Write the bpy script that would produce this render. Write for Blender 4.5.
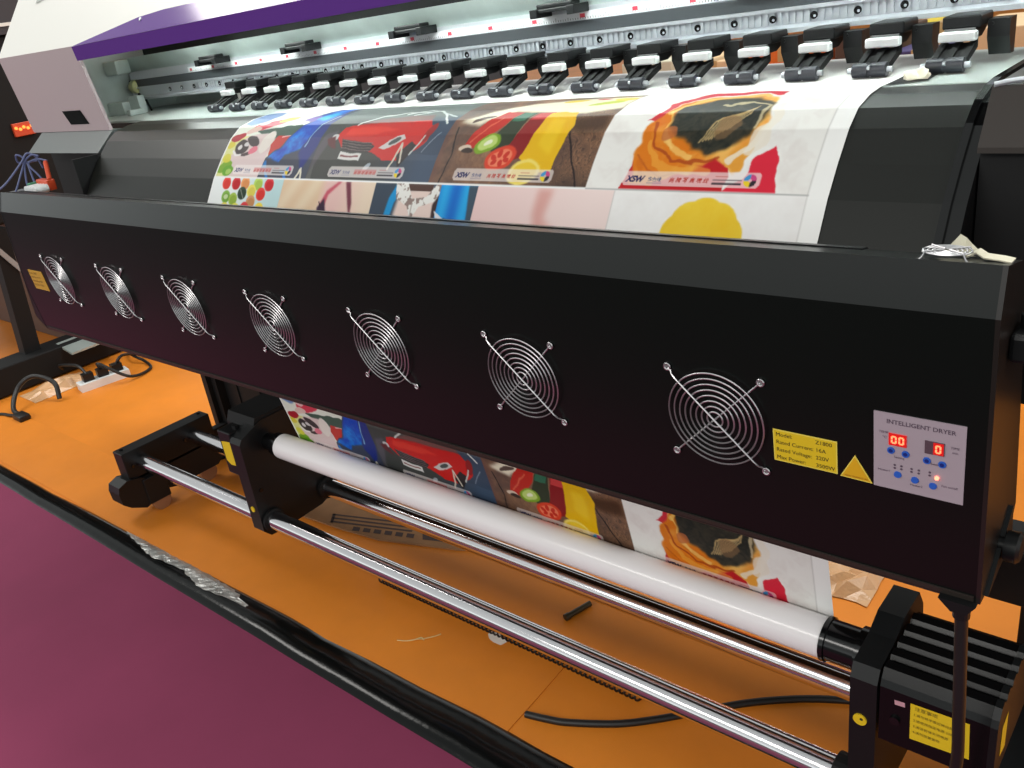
import bpy, math, random
import numpy as np
from mathutils import Vector, Matrix

for o in list(bpy.data.objects):
    bpy.data.objects.remove(o)
SC = bpy.context.scene
COL = SC.collection
rnd = random.Random(7)
PI = math.pi

# ------------------------------------------------------------------ camera
cam_data = bpy.data.cameras.new('camera')
cam = bpy.data.objects.new('camera', cam_data)
COL.objects.link(cam)
cam.location = (0.41653, -0.74583, 0.44077)
cam.rotation_euler = (1.15031, 0.13764, 0.69726)
cam_data.sensor_width = 36.0
cam_data.lens = 30.84
cam_data.clip_start = 0.02
SC.camera = cam

# ------------------------------------------------------------------ view, world, hall lamps
SC.view_settings.view_transform = 'Standard'
SC.view_settings.look = 'None'
SC.view_settings.gamma = 1.0
SC.view_settings.use_curve_mapping = False
SC.view_settings.exposure = 0.0

world = bpy.data.worlds.new('hall')
SC.world = world
world.use_nodes = True
wn = world.node_tree
wn.nodes.clear()
w_out = wn.nodes.new('ShaderNodeOutputWorld')
w_bg = wn.nodes.new('ShaderNodeBackground')
w_tc = wn.nodes.new('ShaderNodeTexCoord')
w_sep = wn.nodes.new('ShaderNodeSeparateXYZ')
w_ramp = wn.nodes.new('ShaderNodeValToRGB')
w_map = wn.nodes.new('ShaderNodeMapRange')
w_map.inputs[1].default_value = -1.0
w_map.inputs[2].default_value = 1.0
wn.links.new(w_tc.outputs['Generated'], w_sep.inputs[0])
wn.links.new(w_sep.outputs['Z'], w_map.inputs[0])
wn.links.new(w_map.outputs[0], w_ramp.inputs[0])
wn.links.new(w_ramp.outputs[0], w_bg.inputs[0])
wn.links.new(w_bg.outputs[0], w_out.inputs[0])
el = w_ramp.color_ramp.elements
el[0].position = 0.47; el[0].color = (0.06, 0.055, 0.055, 1)
el[1].position = 0.95; el[1].color = (0.50, 0.53, 0.52, 1)
e2 = el.new(0.505); e2.color = (1.28, 1.36, 1.35, 1)
e3 = el.new(0.62); e3.color = (0.62, 0.65, 0.64, 1)
w_bg.inputs[1].default_value = 1.0

def hall_lamp(loc, size, power, target, color=(1, 0.97, 0.92)):
    d = bpy.data.lights.new('hall_lamp', 'AREA')
    d.shape = 'RECTANGLE'; d.size, d.size_y = size
    d.energy = power; d.color = color
    o = bpy.data.objects.new('hall_lamp', d)
    COL.objects.link(o)
    o.location = loc
    v = Vector(target) - Vector(loc)
    o.rotation_euler = v.to_track_quat('-Z', 'Y').to_euler()
    return o
hall_lamp((-0.9, 1.9, 3.3), (4.5, 0.8), 120, (-0.8, 0.4, 0.2))
hall_lamp((-1.0, -4.4, 2.6), (5.0, 0.7), 115, (-0.8, 0.2, -0.5))
hall_lamp((-5.0, -0.45, 3.4), (2.2, 1.0), 75, (-5.0, -0.45, 0.0))
hall_lamp((3.2, 0.8, 3.2), (1.2, 2.5), 40, (0, 0.5, -0.5))

# ------------------------------------------------------------------ helpers
FLOOR = -0.74
def lin(c):
    return tuple((x / 255 / 12.92) if x / 255 <= 0.04045 else ((x / 255 + 0.055) / 1.055) ** 2.4 for x in c)

def mat(name, rgb, rough=0.5, metal=0.0, spec=0.5, noise=0.0, nscale=40, bump=0.0, bscale=60, emit=None, es=1.0, coat=0.0, rvar=0.0):
    m = bpy.data.materials.new(name)
    m.use_nodes = True
    nt = m.node_tree
    b = nt.nodes['Principled BSDF']
    c = lin(rgb)
    b.inputs['Base Color'].default_value = (*c, 1)
    b.inputs['Roughness'].default_value = rough
    b.inputs['Metallic'].default_value = metal
    b.inputs['Specular IOR Level'].default_value = spec
    b.inputs['Coat Weight'].default_value = coat
    tc = nt.nodes.new('ShaderNodeTexCoord')
    if noise > 0 or rvar > 0:
        n = nt.nodes.new('ShaderNodeTexNoise')
        n.inputs['Scale'].default_value = nscale
        n.inputs['Detail'].default_value = 5
        nt.links.new(tc.outputs['Object'], n.inputs['Vector'])
        if noise > 0:
            r = nt.nodes.new('ShaderNodeValToRGB')
            r.color_ramp.elements[0].position = 0.3
            r.color_ramp.elements[1].position = 0.7
            r.color_ramp.elements[0].color = (*[x * (1 - noise) for x in c], 1)
            r.color_ramp.elements[1].color = (*[min(1, x * (1 + noise)) for x in c], 1)
            nt.links.new(n.outputs['Fac'], r.inputs[0])
            nt.links.new(r.outputs[0], b.inputs['Base Color'])
        if rvar > 0:
            mr = nt.nodes.new('ShaderNodeMapRange')
            mr.inputs[3].default_value = max(0, rough - rvar)
            mr.inputs[4].default_value = min(1, rough + rvar)
            nt.links.new(n.outputs['Fac'], mr.inputs[0])
            nt.links.new(mr.outputs[0], b.inputs['Roughness'])
    if bump > 0:
        n2 = nt.nodes.new('ShaderNodeTexNoise')
        n2.inputs['Scale'].default_value = bscale
        n2.inputs['Detail'].default_value = 4
        bp = nt.nodes.new('ShaderNodeBump')
        bp.inputs['Strength'].default_value = bump
        bp.inputs['Distance'].default_value = 0.01
        nt.links.new(tc.outputs['Object'], n2.inputs['Vector'])
        nt.links.new(n2.outputs['Fac'], bp.inputs['Height'])
        nt.links.new(bp.outputs[0], b.inputs['Normal'])
    if emit:
        b.inputs['Emission Color'].default_value = (*lin(emit), 1)
        b.inputs['Emission Strength'].default_value = es
    return m

M = {}
M['black'] = mat('black_powder_coat', (7, 11, 9), 0.29, spec=0.38)
M['black_gloss'] = mat('black_gloss', (12, 12, 13), 0.16, spec=0.5)
M['black_matt'] = mat('black_matt', (16, 16, 17), 0.6, spec=0.3)
M['black_plastic'] = mat('black_plastic', (20, 21, 22), 0.38, spec=0.32)
M['apron'] = mat('apron_black', (22, 23, 20), 0.34, spec=0.36)
M['lip'] = mat('lip_brown_black', (48, 41, 37), 0.5)
M['chrome'] = mat('chrome', (225, 222, 225), 0.13, metal=1.0, rvar=0.05, nscale=15)
M['wire'] = mat('wire_chrome', (215, 213, 215), 0.35, metal=1.0)
M['steel'] = mat('galvanised_steel', (188, 200, 196), 0.33, metal=0.5, noise=0.12, nscale=12)
M['alu'] = mat('aluminium_rail', (196, 200, 206), 0.35, metal=0.6)
M['platen'] = mat('platen_silver', (205, 216, 212), 0.3, metal=0.3)
M['white'] = mat('white_enamel', (228, 226, 220), 0.35)
M['housing'] = mat('housing_shade_tint', (186, 166, 170), 0.4)  # white enamel; shade and plum carpet bounce mixed into the colour
M['purple'] = mat('purple_vinyl', (98, 55, 140), 0.10, spec=0.5)
M['white_plastic'] = mat('white_plastic', (225, 228, 228), 0.4)
M['roller_dark'] = mat('roller_rubber', (44, 46, 54), 0.4)
M['grey_chamfer'] = mat('grey_panel', (92, 98, 98), 0.4)
M['roll'] = mat('paper_roll', (240, 236, 237), 0.2, spec=0.5)
M['yellow'] = mat('yellow_label', (226, 190, 30), 0.5)
M['yellow_light'] = mat('yellow_border', (240, 215, 90), 0.5)
M['ink'] = mat('label_ink', (40, 32, 20), 0.6)
M['panel'] = mat('panel_grey', (172, 156, 166), 0.45)
M['button'] = mat('button_blue', (42, 92, 190), 0.4)
M['button_dark'] = mat('button_navy', (22, 38, 120), 0.4)
M['led_off'] = mat('display_off', (90, 70, 80), 0.3)
M['led_bg'] = mat('display_red', (150, 25, 25), 0.3, emit=(190, 20, 15), es=0.9)
M['led_on'] = mat('digit_lit', (255, 120, 90), 0.4, emit=(255, 110, 70), es=2.6)
M['lamp_red'] = mat('indicator_lit', (255, 150, 130), 0.4, emit=(255, 110, 80), es=4.0)
M['amber'] = mat('amber_lit', (255, 150, 70), 0.4, emit=(255, 140, 60), es=1.6)
M['carton'] = mat('carton', (150, 108, 70), 0.8, noise=0.1, nscale=20)
M['carton_pale'] = mat('carton_pale', (222, 190, 150), 0.8, noise=0.06, nscale=20)
M['orange_box'] = mat('orange_board', (222, 110, 35), 0.7)
M['cream'] = mat('cream_paper', (205, 200, 178), 0.7)
M['cable'] = mat('cable_black', (18, 17, 17), 0.45)
M['cable_blue'] = mat('cable_blue_grey', (92, 100, 140), 0.45)
M['red_plastic'] = mat('red_orange_plastic', (205, 75, 40), 0.35)
M['purple_dark'] = mat('violet_dark', (70, 60, 110), 0.5)
M['scratch'] = mat('silver_tape', (200, 200, 196), 0.28, metal=0.7, noise=0.35, nscale=25, bump=0.6, bscale=60)
M['ridge'] = mat('black_tape', (11, 12, 12), 0.16, spec=0.22, bump=0.12, bscale=14)
M['castor'] = mat('castor_wheel', (150, 105, 75), 0.35)
M['pink'] = mat('pink_label', (200, 150, 160), 0.5)
M['film'] = mat('plastic_film', (215, 170, 125), 0.25, spec=0.6, bump=0.5, bscale=30)
M['green_conn'] = mat('green_connector', (60, 130, 95), 0.4)
M['wood_dark'] = mat('brown_board', (84, 62, 52), 0.6)
M['yellow_box'] = mat('yellow_box', (215, 190, 50), 0.6)

def floor_material(name, rgb, var, bump, rough):
    m = bpy.data.materials.new(name); m.use_nodes = True
    nt = m.node_tree; b = nt.nodes['Principled BSDF']
    c = lin(rgb)
    tc = nt.nodes.new('ShaderNodeTexCoord')
    n = nt.nodes.new('ShaderNodeTexNoise'); n.inputs['Scale'].default_value = 2.2; n.inputs['Detail'].default_value = 8; n.inputs['Roughness'].default_value = 0.6
    r = nt.nodes.new('ShaderNodeValToRGB')
    r.color_ramp.elements[0].position = 0.3; r.color_ramp.elements[0].color = (*[x * (1 - var) for x in c], 1)
    r.color_ramp.elements[1].position = 0.72; r.color_ramp.elements[1].color = (*[min(1, x * (1 + var * 0.7)) for x in c], 1)
    nt.links.new(tc.outputs['Object'], n.inputs['Vector']); nt.links.new(n.outputs['Fac'], r.inputs[0]); nt.links.new(r.outputs[0], b.inputs['Base Color'])
    n2 = nt.nodes.new('ShaderNodeTexNoise'); n2.inputs['Scale'].default_value = 3.5; n2.inputs['Detail'].default_value = 3
    n3 = nt.nodes.new('ShaderNodeTexNoise'); n3.inputs['Scale'].default_value = 500
    ad = nt.nodes.new('ShaderNodeMath'); ad.operation = 'MULTIPLY_ADD'; ad.inputs[1].default_value = 0.04
    nt.links.new(tc.outputs['Object'], n2.inputs['Vector']); nt.links.new(tc.outputs['Object'], n3.inputs['Vector'])
    nt.links.new(n3.outputs['Fac'], ad.inputs[0]); nt.links.new(n2.outputs['Fac'], ad.inputs[2])
    bp = nt.nodes.new('ShaderNodeBump'); bp.inputs['Strength'].default_value = bump; bp.inputs['Distance'].default_value = 0.03
    nt.links.new(ad.outputs[0], bp.inputs['Height']); nt.links.new(bp.outputs[0], b.inputs['Normal'])
    b.inputs['Roughness'].default_value = rough
    b.inputs['Specular IOR Level'].default_value = 0.3
    return m
M['floor_orange'] = floor_material('orange_sheet', (222, 131, 38), 0.16, 0.25, 0.5)
M['carpet'] = floor_material('purple_carpet', (130, 50, 82), 0.10, 0.1, 0.8)

class MB:
    """collects polygons with material slots, then becomes ONE mesh object"""
    def __init__(s): s.v = []; s.f = []; s.mi = []; s.cur = 0
    def slot(s, i): s.cur = i; return s
    def add(s, verts, faces):
        n = len(s.v)
        s.v += [tuple(v) for v in verts]
        s.f += [tuple(i + n for i in f) for f in faces]
        s.mi += [s.cur] * len(faces)
        return s
    def box(s, x0, x1, y0, y1, z0, z1, c=0.0):
        if c <= 0:
            v = [(x, y, z) for x in (x0, x1) for y in (y0, y1) for z in (z0, z1)]
            return s.add(v, [(0, 1, 3, 2), (4, 6, 7, 5), (0, 4, 5, 1), (2, 3, 7, 6), (0, 2, 6, 4), (1, 5, 7, 3)])
        import bmesh
        bm = bmesh.new()
        vs = [bm.verts.new((x, y, z)) for x in (x0, x1) for y in (y0, y1) for z in (z0, z1)]
        for f in [(0, 1, 3, 2), (4, 6, 7, 5), (0, 4, 5, 1), (2, 3, 7, 6), (0, 2, 6, 4), (1, 5, 7, 3)]:
            bm.faces.new([vs[i] for i in f])
        bmesh.ops.bevel(bm, geom=list(bm.edges), offset=c, segments=2, profile=0.5, affect='EDGES')
        bm.verts.index_update()
        s.add([v.co[:] for v in bm.verts], [[v.index for v in f.verts] for f in bm.faces])
        bm.free(); return s
    def prism_x(s, prof, x0, x1):
        n = len(prof)
        v = [(x0, y, z) for y, z in prof] + [(x1, y, z) for y, z in prof]
        f = [(i, (i + 1) % n, n + (i + 1) % n, n + i) for i in range(n)]
        return s.add(v, f + [tuple(range(n - 1, -1, -1)), tuple(range(n, 2 * n))])
    def prism_y(s, prof, y0, y1):
        n = len(prof)
        v = [(x, y0, z) for x, z in prof] + [(x, y1, z) for x, z in prof]
        f = [(i, (i + 1) % n, n + (i + 1) % n, n + i) for i in range(n)]
        return s.add(v, f + [tuple(range(n - 1, -1, -1)), tuple(range(n, 2 * n))])
    def prism_z(s, prof, z0, z1):
        n = len(prof)
        v = [(x, y, z0) for x, y in prof] + [(x, y, z1) for x, y in prof]
        f = [(i, (i + 1) % n, n + (i + 1) % n, n + i) for i in range(n)]
        return s.add(v, f + [tuple(range(n - 1, -1, -1)), tuple(range(n, 2 * n))])
    def strip_x(s, prof, x0, x1):
        n = len(prof)
        v = [(x0, y, z) for y, z in prof] + [(x1, y, z) for y, z in prof]
        return s.add(v, [(i, i + 1, n + i + 1, n + i) for i in range(n - 1)])
    def cyl(s, a, b, r, n=24, r2=None, caps=True):
        a = Vector(a); b = Vector(b); r2 = r if r2 is None else r2
        d = (b - a).normalized()
        u = d.orthogonal().normalized(); w = d.cross(u)
        v = []
        for p, rr in ((a, r), (b, r2)):
            v += [tuple(p + u * rr * math.cos(2 * PI * i / n) + w * rr * math.sin(2 * PI * i / n)) for i in range(n)]
        f = [(i, (i + 1) % n, n + (i + 1) % n, n + i) for i in range(n)]
        if caps: f += [tuple(range(n - 1, -1, -1)), tuple(range(n, 2 * n))]
        return s.add(v, f)
    def lathe_x(s, cy, cz, prof, n=32):
        """prof: list of (x, r) revolved round the x axis"""
        v = []
        for x, r in prof:
            v += [(x, cy + r * math.cos(2 * PI * i / n), cz + r * math.sin(2 * PI * i / n)) for i in range(n)]
        f = []
        for k in range(len(prof) - 1):
            f += [(k * n + i, k * n + (i + 1) % n, (k + 1) * n + (i + 1) % n, (k + 1) * n + i) for i in range(n)]
        m = (len(prof) - 1) * n
        f += [tuple(range(n - 1, -1, -1)), tuple(range(m, m + n))]
        return s.add(v, f)
    def tube(s, pts, r, n=8, closed=False):
        pts = [Vector(p) for p in pts]; k = len(pts)
        v = []; up = None
        for i, p in enumerate(pts):
            a = pts[i - 1] if (i > 0 or closed) else p
            b = pts[(i + 1) % k] if (i < k - 1 or closed) else p
            d = (b - a).normalized()
            if up is None: up = d.orthogonal().normalized()
            up = (up - d * up.dot(d)).normalized(); w = d.cross(up)
            v += [tuple(p + up * r * math.cos(2 * PI * j / n) + w * r * math.sin(2 * PI * j / n)) for j in range(n)]
        f = []
        for i in range(k if closed else k - 1):
            a = i * n; b = ((i + 1) % k) * n
            f += [(a + j, a + (j + 1) % n, b + (j + 1) % n, b + j) for j in range(n)]
        if not closed: f += [tuple(range(n - 1, -1, -1)), tuple(range((k - 1) * n, k * n))]
        return s.add(v, f)

def smooth_path(pts, per=8):
    """Catmull-Rom through the points"""
    P = [Vector(p) for p in pts]; P = [P[0] * 2 - P[1]] + P + [P[-1] * 2 - P[-2]]
    out = []
    for i in range(1, len(P) - 2):
        for k in range(per):
            t = k / per
            a, b, c, d = P[i - 1], P[i], P[i + 1], P[i + 2]
            out.append(0.5 * ((2 * b) + (c - a) * t + (2 * a - 5 * b + 4 * c - d) * t * t + (3 * b - a - 3 * c + d) * t ** 3))
    out.append(P[-2]); return out

ORI = {}
LEVEL = 0.0   # slight out-of-level of an assembly, in metres per metre along x
def thing(name, label, cat, loc, group=None):
    o = bpy.data.objects.new(name, None)
    o.empty_display_size = 0.05
    COL.objects.link(o)
    o.location = loc
    o['label'] = label; o['category'] = cat
    if group: o['group'] = group
    ORI[o.name] = Vector(loc)
    return o
def obj(name, mb, mats, parent=None, at=None, smooth=False, label=None):
    """link the collected polygons (world coordinates) as ONE mesh object under parent"""
    mats = mats if isinstance(mats, (list, tuple)) else [mats]
    vs = [Vector(v) for v in mb.v]
    if at is None:
        lo = Vector([min(v[i] for v in vs) for i in range(3)]); hi = Vector([max(v[i] for v in vs) for i in range(3)])
        at = Vector(((lo.x + hi.x) / 2, (lo.y + hi.y) / 2, lo.z))
    if LEVEL: vs = [v + Vector((0, 0, LEVEL * (v.x + 1.3))) for v in vs]; at = Vector(at) + Vector((0, 0, LEVEL * (at[0] + 1.3)))
    at = Vector(at)
    me = bpy.data.meshes.new(name)
    me.from_pydata([tuple(v - at) for v in vs], [], mb.f)
    for m in mats: me.materials.append(M[m] if isinstance(m, str) else m)
    for p, i in zip(me.polygons, mb.mi): p.material_index = i
    import bmesh
    bm = bmesh.new(); bm.from_mesh(me); bmesh.ops.recalc_face_normals(bm, faces=bm.faces); bm.to_mesh(me); bm.free()
    if smooth:
        me.shade_smooth()
        try: me.set_sharp_from_angle(angle=math.radians(40))
        except Exception: pass
    o = bpy.data.objects.new(name, me)
    COL.objects.link(o)
    if parent is not None:
        o.parent = parent
        o.location = at - ORI[parent.name]
    else:
        o.location = at
    ORI[o.name] = at
    if label: o['label'] = label
    return o
def tag(o, label, cat, group=None, kind=None):
    o['label'] = label; o['category'] = cat
    if group: o['group'] = group
    if kind: o['kind'] = kind
    return o
def struct(o, label=None, cat=None):
    o['kind'] = 'structure'
    if label: o['label'] = label
    if cat: o['category'] = cat
    return o
def copy_part(o, parent, delta):
    """copy of a part and of its sub-parts, shifted by delta from the source"""
    c = o.copy(); COL.objects.link(c); c.parent = parent
    c.location = o.location + Vector(delta) + Vector((0, 0, LEVEL * delta[0]))
    for ch in list(o.children):
        d = ch.copy(); COL.objects.link(d); d.parent = c
    return c

def text_tris(txt, size, align='LEFT', shear=0.0, bold=0.0):
    """triangles of a line of lettering in the plane (x right, y up)"""
    cu = bpy.data.curves.new('lettering_source', 'FONT')
    cu.body = txt; cu.size = size; cu.align_x = align; cu.shear = shear; cu.offset = bold
    cu.resolution_u = 3
    o = bpy.data.objects.new('lettering_source', cu); COL.objects.link(o)
    dg = bpy.context.evaluated_depsgraph_get(); dg.update()
    me = o.evaluated_get(dg).to_mesh()
    me.calc_loop_triangles()
    V = [(v.co.x, v.co.y) for v in me.vertices]
    T = [tuple(t.vertices) for t in me.loop_triangles]
    o.evaluated_get(dg).to_mesh_clear()
    bpy.data.objects.remove(o); bpy.data.curves.remove(cu)
    return V, T

# front plane of the dryer, leaning slightly towards the viewer at its top
TY = -0.08177
def front(x, z, out=0.0):
    return (x, z * math.tan(TY) - out, z)
def put_text(mb, txt, size, x, z, out, align='LEFT', shear=0.0, bold=0.0, plane=None):
    V, T = text_tris(txt, size, align, shear, bold)
    pf = plane or (lambda a, b: front(a, b, out))
    mb.add([pf(x + a, z + b) for a, b in V], T)

# ------------------------------------------------------------------ ground
g = MB(); g.box(-9, 9, -0.02, 16, FLOOR - 0.10, FLOOR)
floor = struct(obj('floor', g, 'floor_orange'), 'orange floor under the printer', 'floor')
g = MB(); g.prism_z([(-9, 0.01), (-0.461, 0.01), (-0.466, 0.12), (-0.472, 0.222), (-9, 0.222)], FLOOR - 0.0004, FLOOR + .0016)
struct(obj('floor', g, 'floor_orange'), 'orange floor sheet overlapping on the left, with its cut edge', 'floor')
g = MB(); g.box(-9, 5, -8, -0.80, FLOOR - 0.10, FLOOR - 0.006)  # unseen dark floor, added so the dryer front mirrors less plum carpet
struct(obj('floor', g, floor_material('reflection_dark_grey', (46, 47, 48), .1, .1, .7)), 'dark grey floor out of view, added to darken reflections', 'floor')
g = MB(); g.box(-9, 5, -0.80, -0.02, FLOOR - 0.10, FLOOR - 0.004)
struct(obj('floor', g, 'carpet'), 'plum carpet in front of the black ridge', 'floor')
g = MB(); g.box(-9, 9, 16, 16.1, FLOOR - .1, 4.5)
struct(obj('wall_back', g, mat('hall_wall', (120, 118, 116), .8)))
# black ridge strip, narrower to the left
g = MB()
vs = []; fs = []; xs = np.linspace(-6, 2.5, 60)
for i, x in enumerate(xs):
    yt = max(-0.015, 0.040 + (x + 0.45) * 0.0185); yt = min(yt, 0.06)
    w = yt + 0.055
    wob = 0.0012 * math.sin(x * 9) + 0.0008 * math.sin(x * 23 + 1)
    for a, h in ((0, 0), (0.06, .006), (0.2, .011), (0.42, .0135), (0.5, .0125), (0.75, .012), (0.93, .006), (1, 0)):
        vs.append((x, -0.055 + a * w + wob * (1 if 0 < a < 1 else 0.4), FLOOR - 0.004 + h + (wob if 0 < a < 1 else 0)))
for i in range(len(xs) - 1):
    for k in range(7): fs.append((i * 8 + k, i * 8 + k + 1, (i + 1) * 8 + k + 1, (i + 1) * 8 + k))
    fs.append((i * 8 + 7, i * 8, (i + 1) * 8, (i + 1) * 8 + 7))
fs.append(tuple(range(8))); fs.append(tuple(range(len(vs) - 1, len(vs) - 9, -1)))
g.add(vs, fs)
struct(obj('trim_1', g, 'ridge', smooth=True), 'black taped ridge strip between plum carpet and orange floor', 'floor strip')

# torn tape on the ridge
g = MB(); vs = []; fs = []
n = 44
rt = random.Random(3)
for i in range(n):
    x = -1.80 + 0.60 * i / (n - 1)
    yt = 0.040 + (x + 0.45) * 0.0185; w = yt + 0.055
    lo = 0.36 + 0.26 * (1 - i / n) + rt.uniform(-.04, .04) + .10 * math.sin(i * .35); hi = 0.97 - 0.25 * max(0, (i - 26) / 18) + rt.uniform(-.05, .05)
    if i < 4: lo = 0.92 - 0.05 * i; hi = 1.0
    if i > 39: lo = 0.5; hi = 0.58 + 0.02 * (n - i)
    for k in range(5):
        a = lo + (hi - lo) * k / 4
        h = np.interp(a, [0, .06, .2, .42, .5, .75, .93, 1], [0, .006, .011, .0135, .0125, .012, .006, 0])
        vs.append((x + rt.uniform(-.003, .003), -0.055 + a * w, FLOOR - 0.004 + h + 0.0016 + rt.uniform(0, .0014)))
for i in range(n - 1):
    for k in range(4): fs.append((i * 5 + k, i * 5 + k + 1, (i + 1) * 5 + k + 1, (i + 1) * 5 + k))
g.add(vs, fs)
o = obj('torn_tape', g, 'scratch')
md = o.modifiers.new('thickness', 'SOLIDIFY'); md.thickness = 0.0008
tag(o, 'torn shiny silver tape stuck along the black floor ridge', 'tape')

# ------------------------------------------------------------------ printed media: painting
PX = 2.0          # pixels per millimetre of the artwork
T0, T1 = 285, 580  # artwork rows in millimetres along the sheet
AW, AH = int(1193 * PX), int((T1 - T0) * PX)
ART = np.ones((AH, AW, 3), np.float32) * np.array([250, 249, 247], np.float32)
_r = np.random.default_rng(5)
def vnoise(h, w, cell):
    gh, gw = int(h / cell) + 2, int(w / cell) + 2
    gg = _r.random((gh, gw))
    yy = np.arange(h) / cell; xx = np.arange(w) / cell
    y0 = yy.astype(int); x0 = xx.astype(int)
    fy = (yy - y0)[:, None]; fx = (xx - x0)[None]
    fy = fy * fy * (3 - 2 * fy); fx = fx * fx * (3 - 2 * fx)
    return (gg[y0][:, x0] * (1 - fy) * (1 - fx) + gg[y0 + 1][:, x0] * fy * (1 - fx) + gg[y0][:, x0 + 1] * (1 - fy) * fx + gg[y0 + 1][:, x0 + 1] * fy * fx)
N1 = vnoise(AH, AW, 60) * .5 + vnoise(AH, AW, 24) * .3 + vnoise(AH, AW, 9) * .2
N2 = vnoise(AH, AW, 14) * .6 + vnoise(AH, AW, 5) * .4
GX = (np.arange(AW) / PX)[None, :] * np.ones((AH, 1)); GT = (np.arange(AH) / PX + T0)[:, None] * np.ones((1, AW))
def blend(mask, col, a=1.0):
    col = np.asarray(col, np.float32)
    m = (mask * a)[..., None].astype(np.float32)
    ART[:] = ART * (1 - m) + col * m
def rect(x0, x1, t0, t1): return ((GX >= x0) & (GX < x1) & (GT >= t0) & (GT < t1)).astype(np.float32)
def polym(pts, soft=0):
    xs = [p[0] for p in pts]; ts = [p[1] for p in pts]
    i0 = max(0, int((min(ts) - T0) * PX) - 1); i1 = min(AH, int((max(ts) - T0) * PX) + 2)
    j0 = max(0, int(min(xs) * PX) - 1); j1 = min(AW, int(max(xs) * PX) + 2)
    m = np.zeros((AH, AW), np.float32)
    if i1 <= i0 or j1 <= j0: return m
    X = GX[i0:i1, j0:j1]; T = GT[i0:i1, j0:j1]
    ins = np.zeros(X.shape, bool)
    k = len(pts)
    for a in range(k):
        (xa, ta), (xb, tb) = pts[a], pts[(a + 1) % k]
        if ta == tb: continue
        c = ((ta > T) != (tb > T)) & (X < (xb - xa) * (T - ta) / (tb - ta) + xa)
        ins ^= c
    m[i0:i1, j0:j1] = ins
    if soft: m = blur(m, soft)
    return m
def blur(m, k):
    k = int(k * PX)
    for ax in (0, 1):
        for _ in range(2):
            c = np.cumsum(np.concatenate([np.repeat(np.take(m, [0], ax), k + 1, ax), m, np.repeat(np.take(m, [-1], ax), k, ax)], ax), ax)
            n = m.shape[ax]
            m = (np.take(c, range(2 * k + 1, 2 * k + 1 + n), ax) - np.take(c, range(0, n), ax)) / (2 * k + 1)
    return m
def ell(cx, ct, rx, rt, ang=0.0, soft=0.06):
    c, s = math.cos(ang), math.sin(ang)
    dx, dt = GX - cx, GT - ct
    d = np.sqrt(((dx * c + dt * s) / rx) ** 2 + ((-dx * s + dt * c) / rt) ** 2)
    return np.clip((1 + soft - d) / (2 * soft), 0, 1).astype(np.float32)
def line(pts, w, col, a=1.0):
    best = np.full((AH, AW), 1e9, np.float32)
    for (xa, ta), (xb, tb) in zip(pts[:-1], pts[1:]):
        dx, dt = xb - xa, tb - ta; L2 = dx * dx + dt * dt + 1e-9
        u = np.clip(((GX - xa) * dx + (GT - ta) * dt) / L2, 0, 1)
        best = np.minimum(best, np.hypot(GX - xa - u * dx, GT - ta - u * dt))
    blend(np.clip(w / 2 - best + 0.5, 0, 1), col, a)
def art_text(txt, size, x, t, col, shear=0.0, bold=0.0, a=1.0):
    V, T = text_tris(txt, size, 'LEFT', shear, bold)
    m = np.zeros((AH, AW), np.float32)
    for tri in T:
        P = [(x + V[i][0], t - V[i][1]) for i in tri]
        xs = [p[0] for p in P]; ts = [p[1] for p in P]
        i0 = max(0, int((min(ts) - T0) * PX)); i1 = min(AH, int((max(ts) - T0) * PX) + 2)
        j0 = max(0, int(min(xs) * PX)); j1 = min(AW, int(max(xs) * PX) + 2)
        X = GX[i0:i1, j0:j1]; TT = GT[i0:i1, j0:j1]
        s = [(P[(k + 1) % 3][0] - P[k][0]) * (TT - P[k][1]) - (P[(k + 1) % 3][1] - P[k][1]) * (X - P[k][0]) for k in range(3)]
        m[i0:i1, j0:j1] = np.maximum(m[i0:i1, j0:j1], ((s[0] >= 0) & (s[1] >= 0) & (s[2] >= 0)) | ((s[0] <= 0) & (s[1] <= 0) & (s[2] <= 0)))
    blend(m, col, a)
def grad(mask, c0, c1, f):
    f = np.clip(f, 0, 1)[..., None]
    col = np.asarray(c0, np.float32) * (1 - f) + np.asarray(c1, np.float32) * f
    m = mask[..., None]
    ART[:] = ART * (1 - m) + col * m

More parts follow.
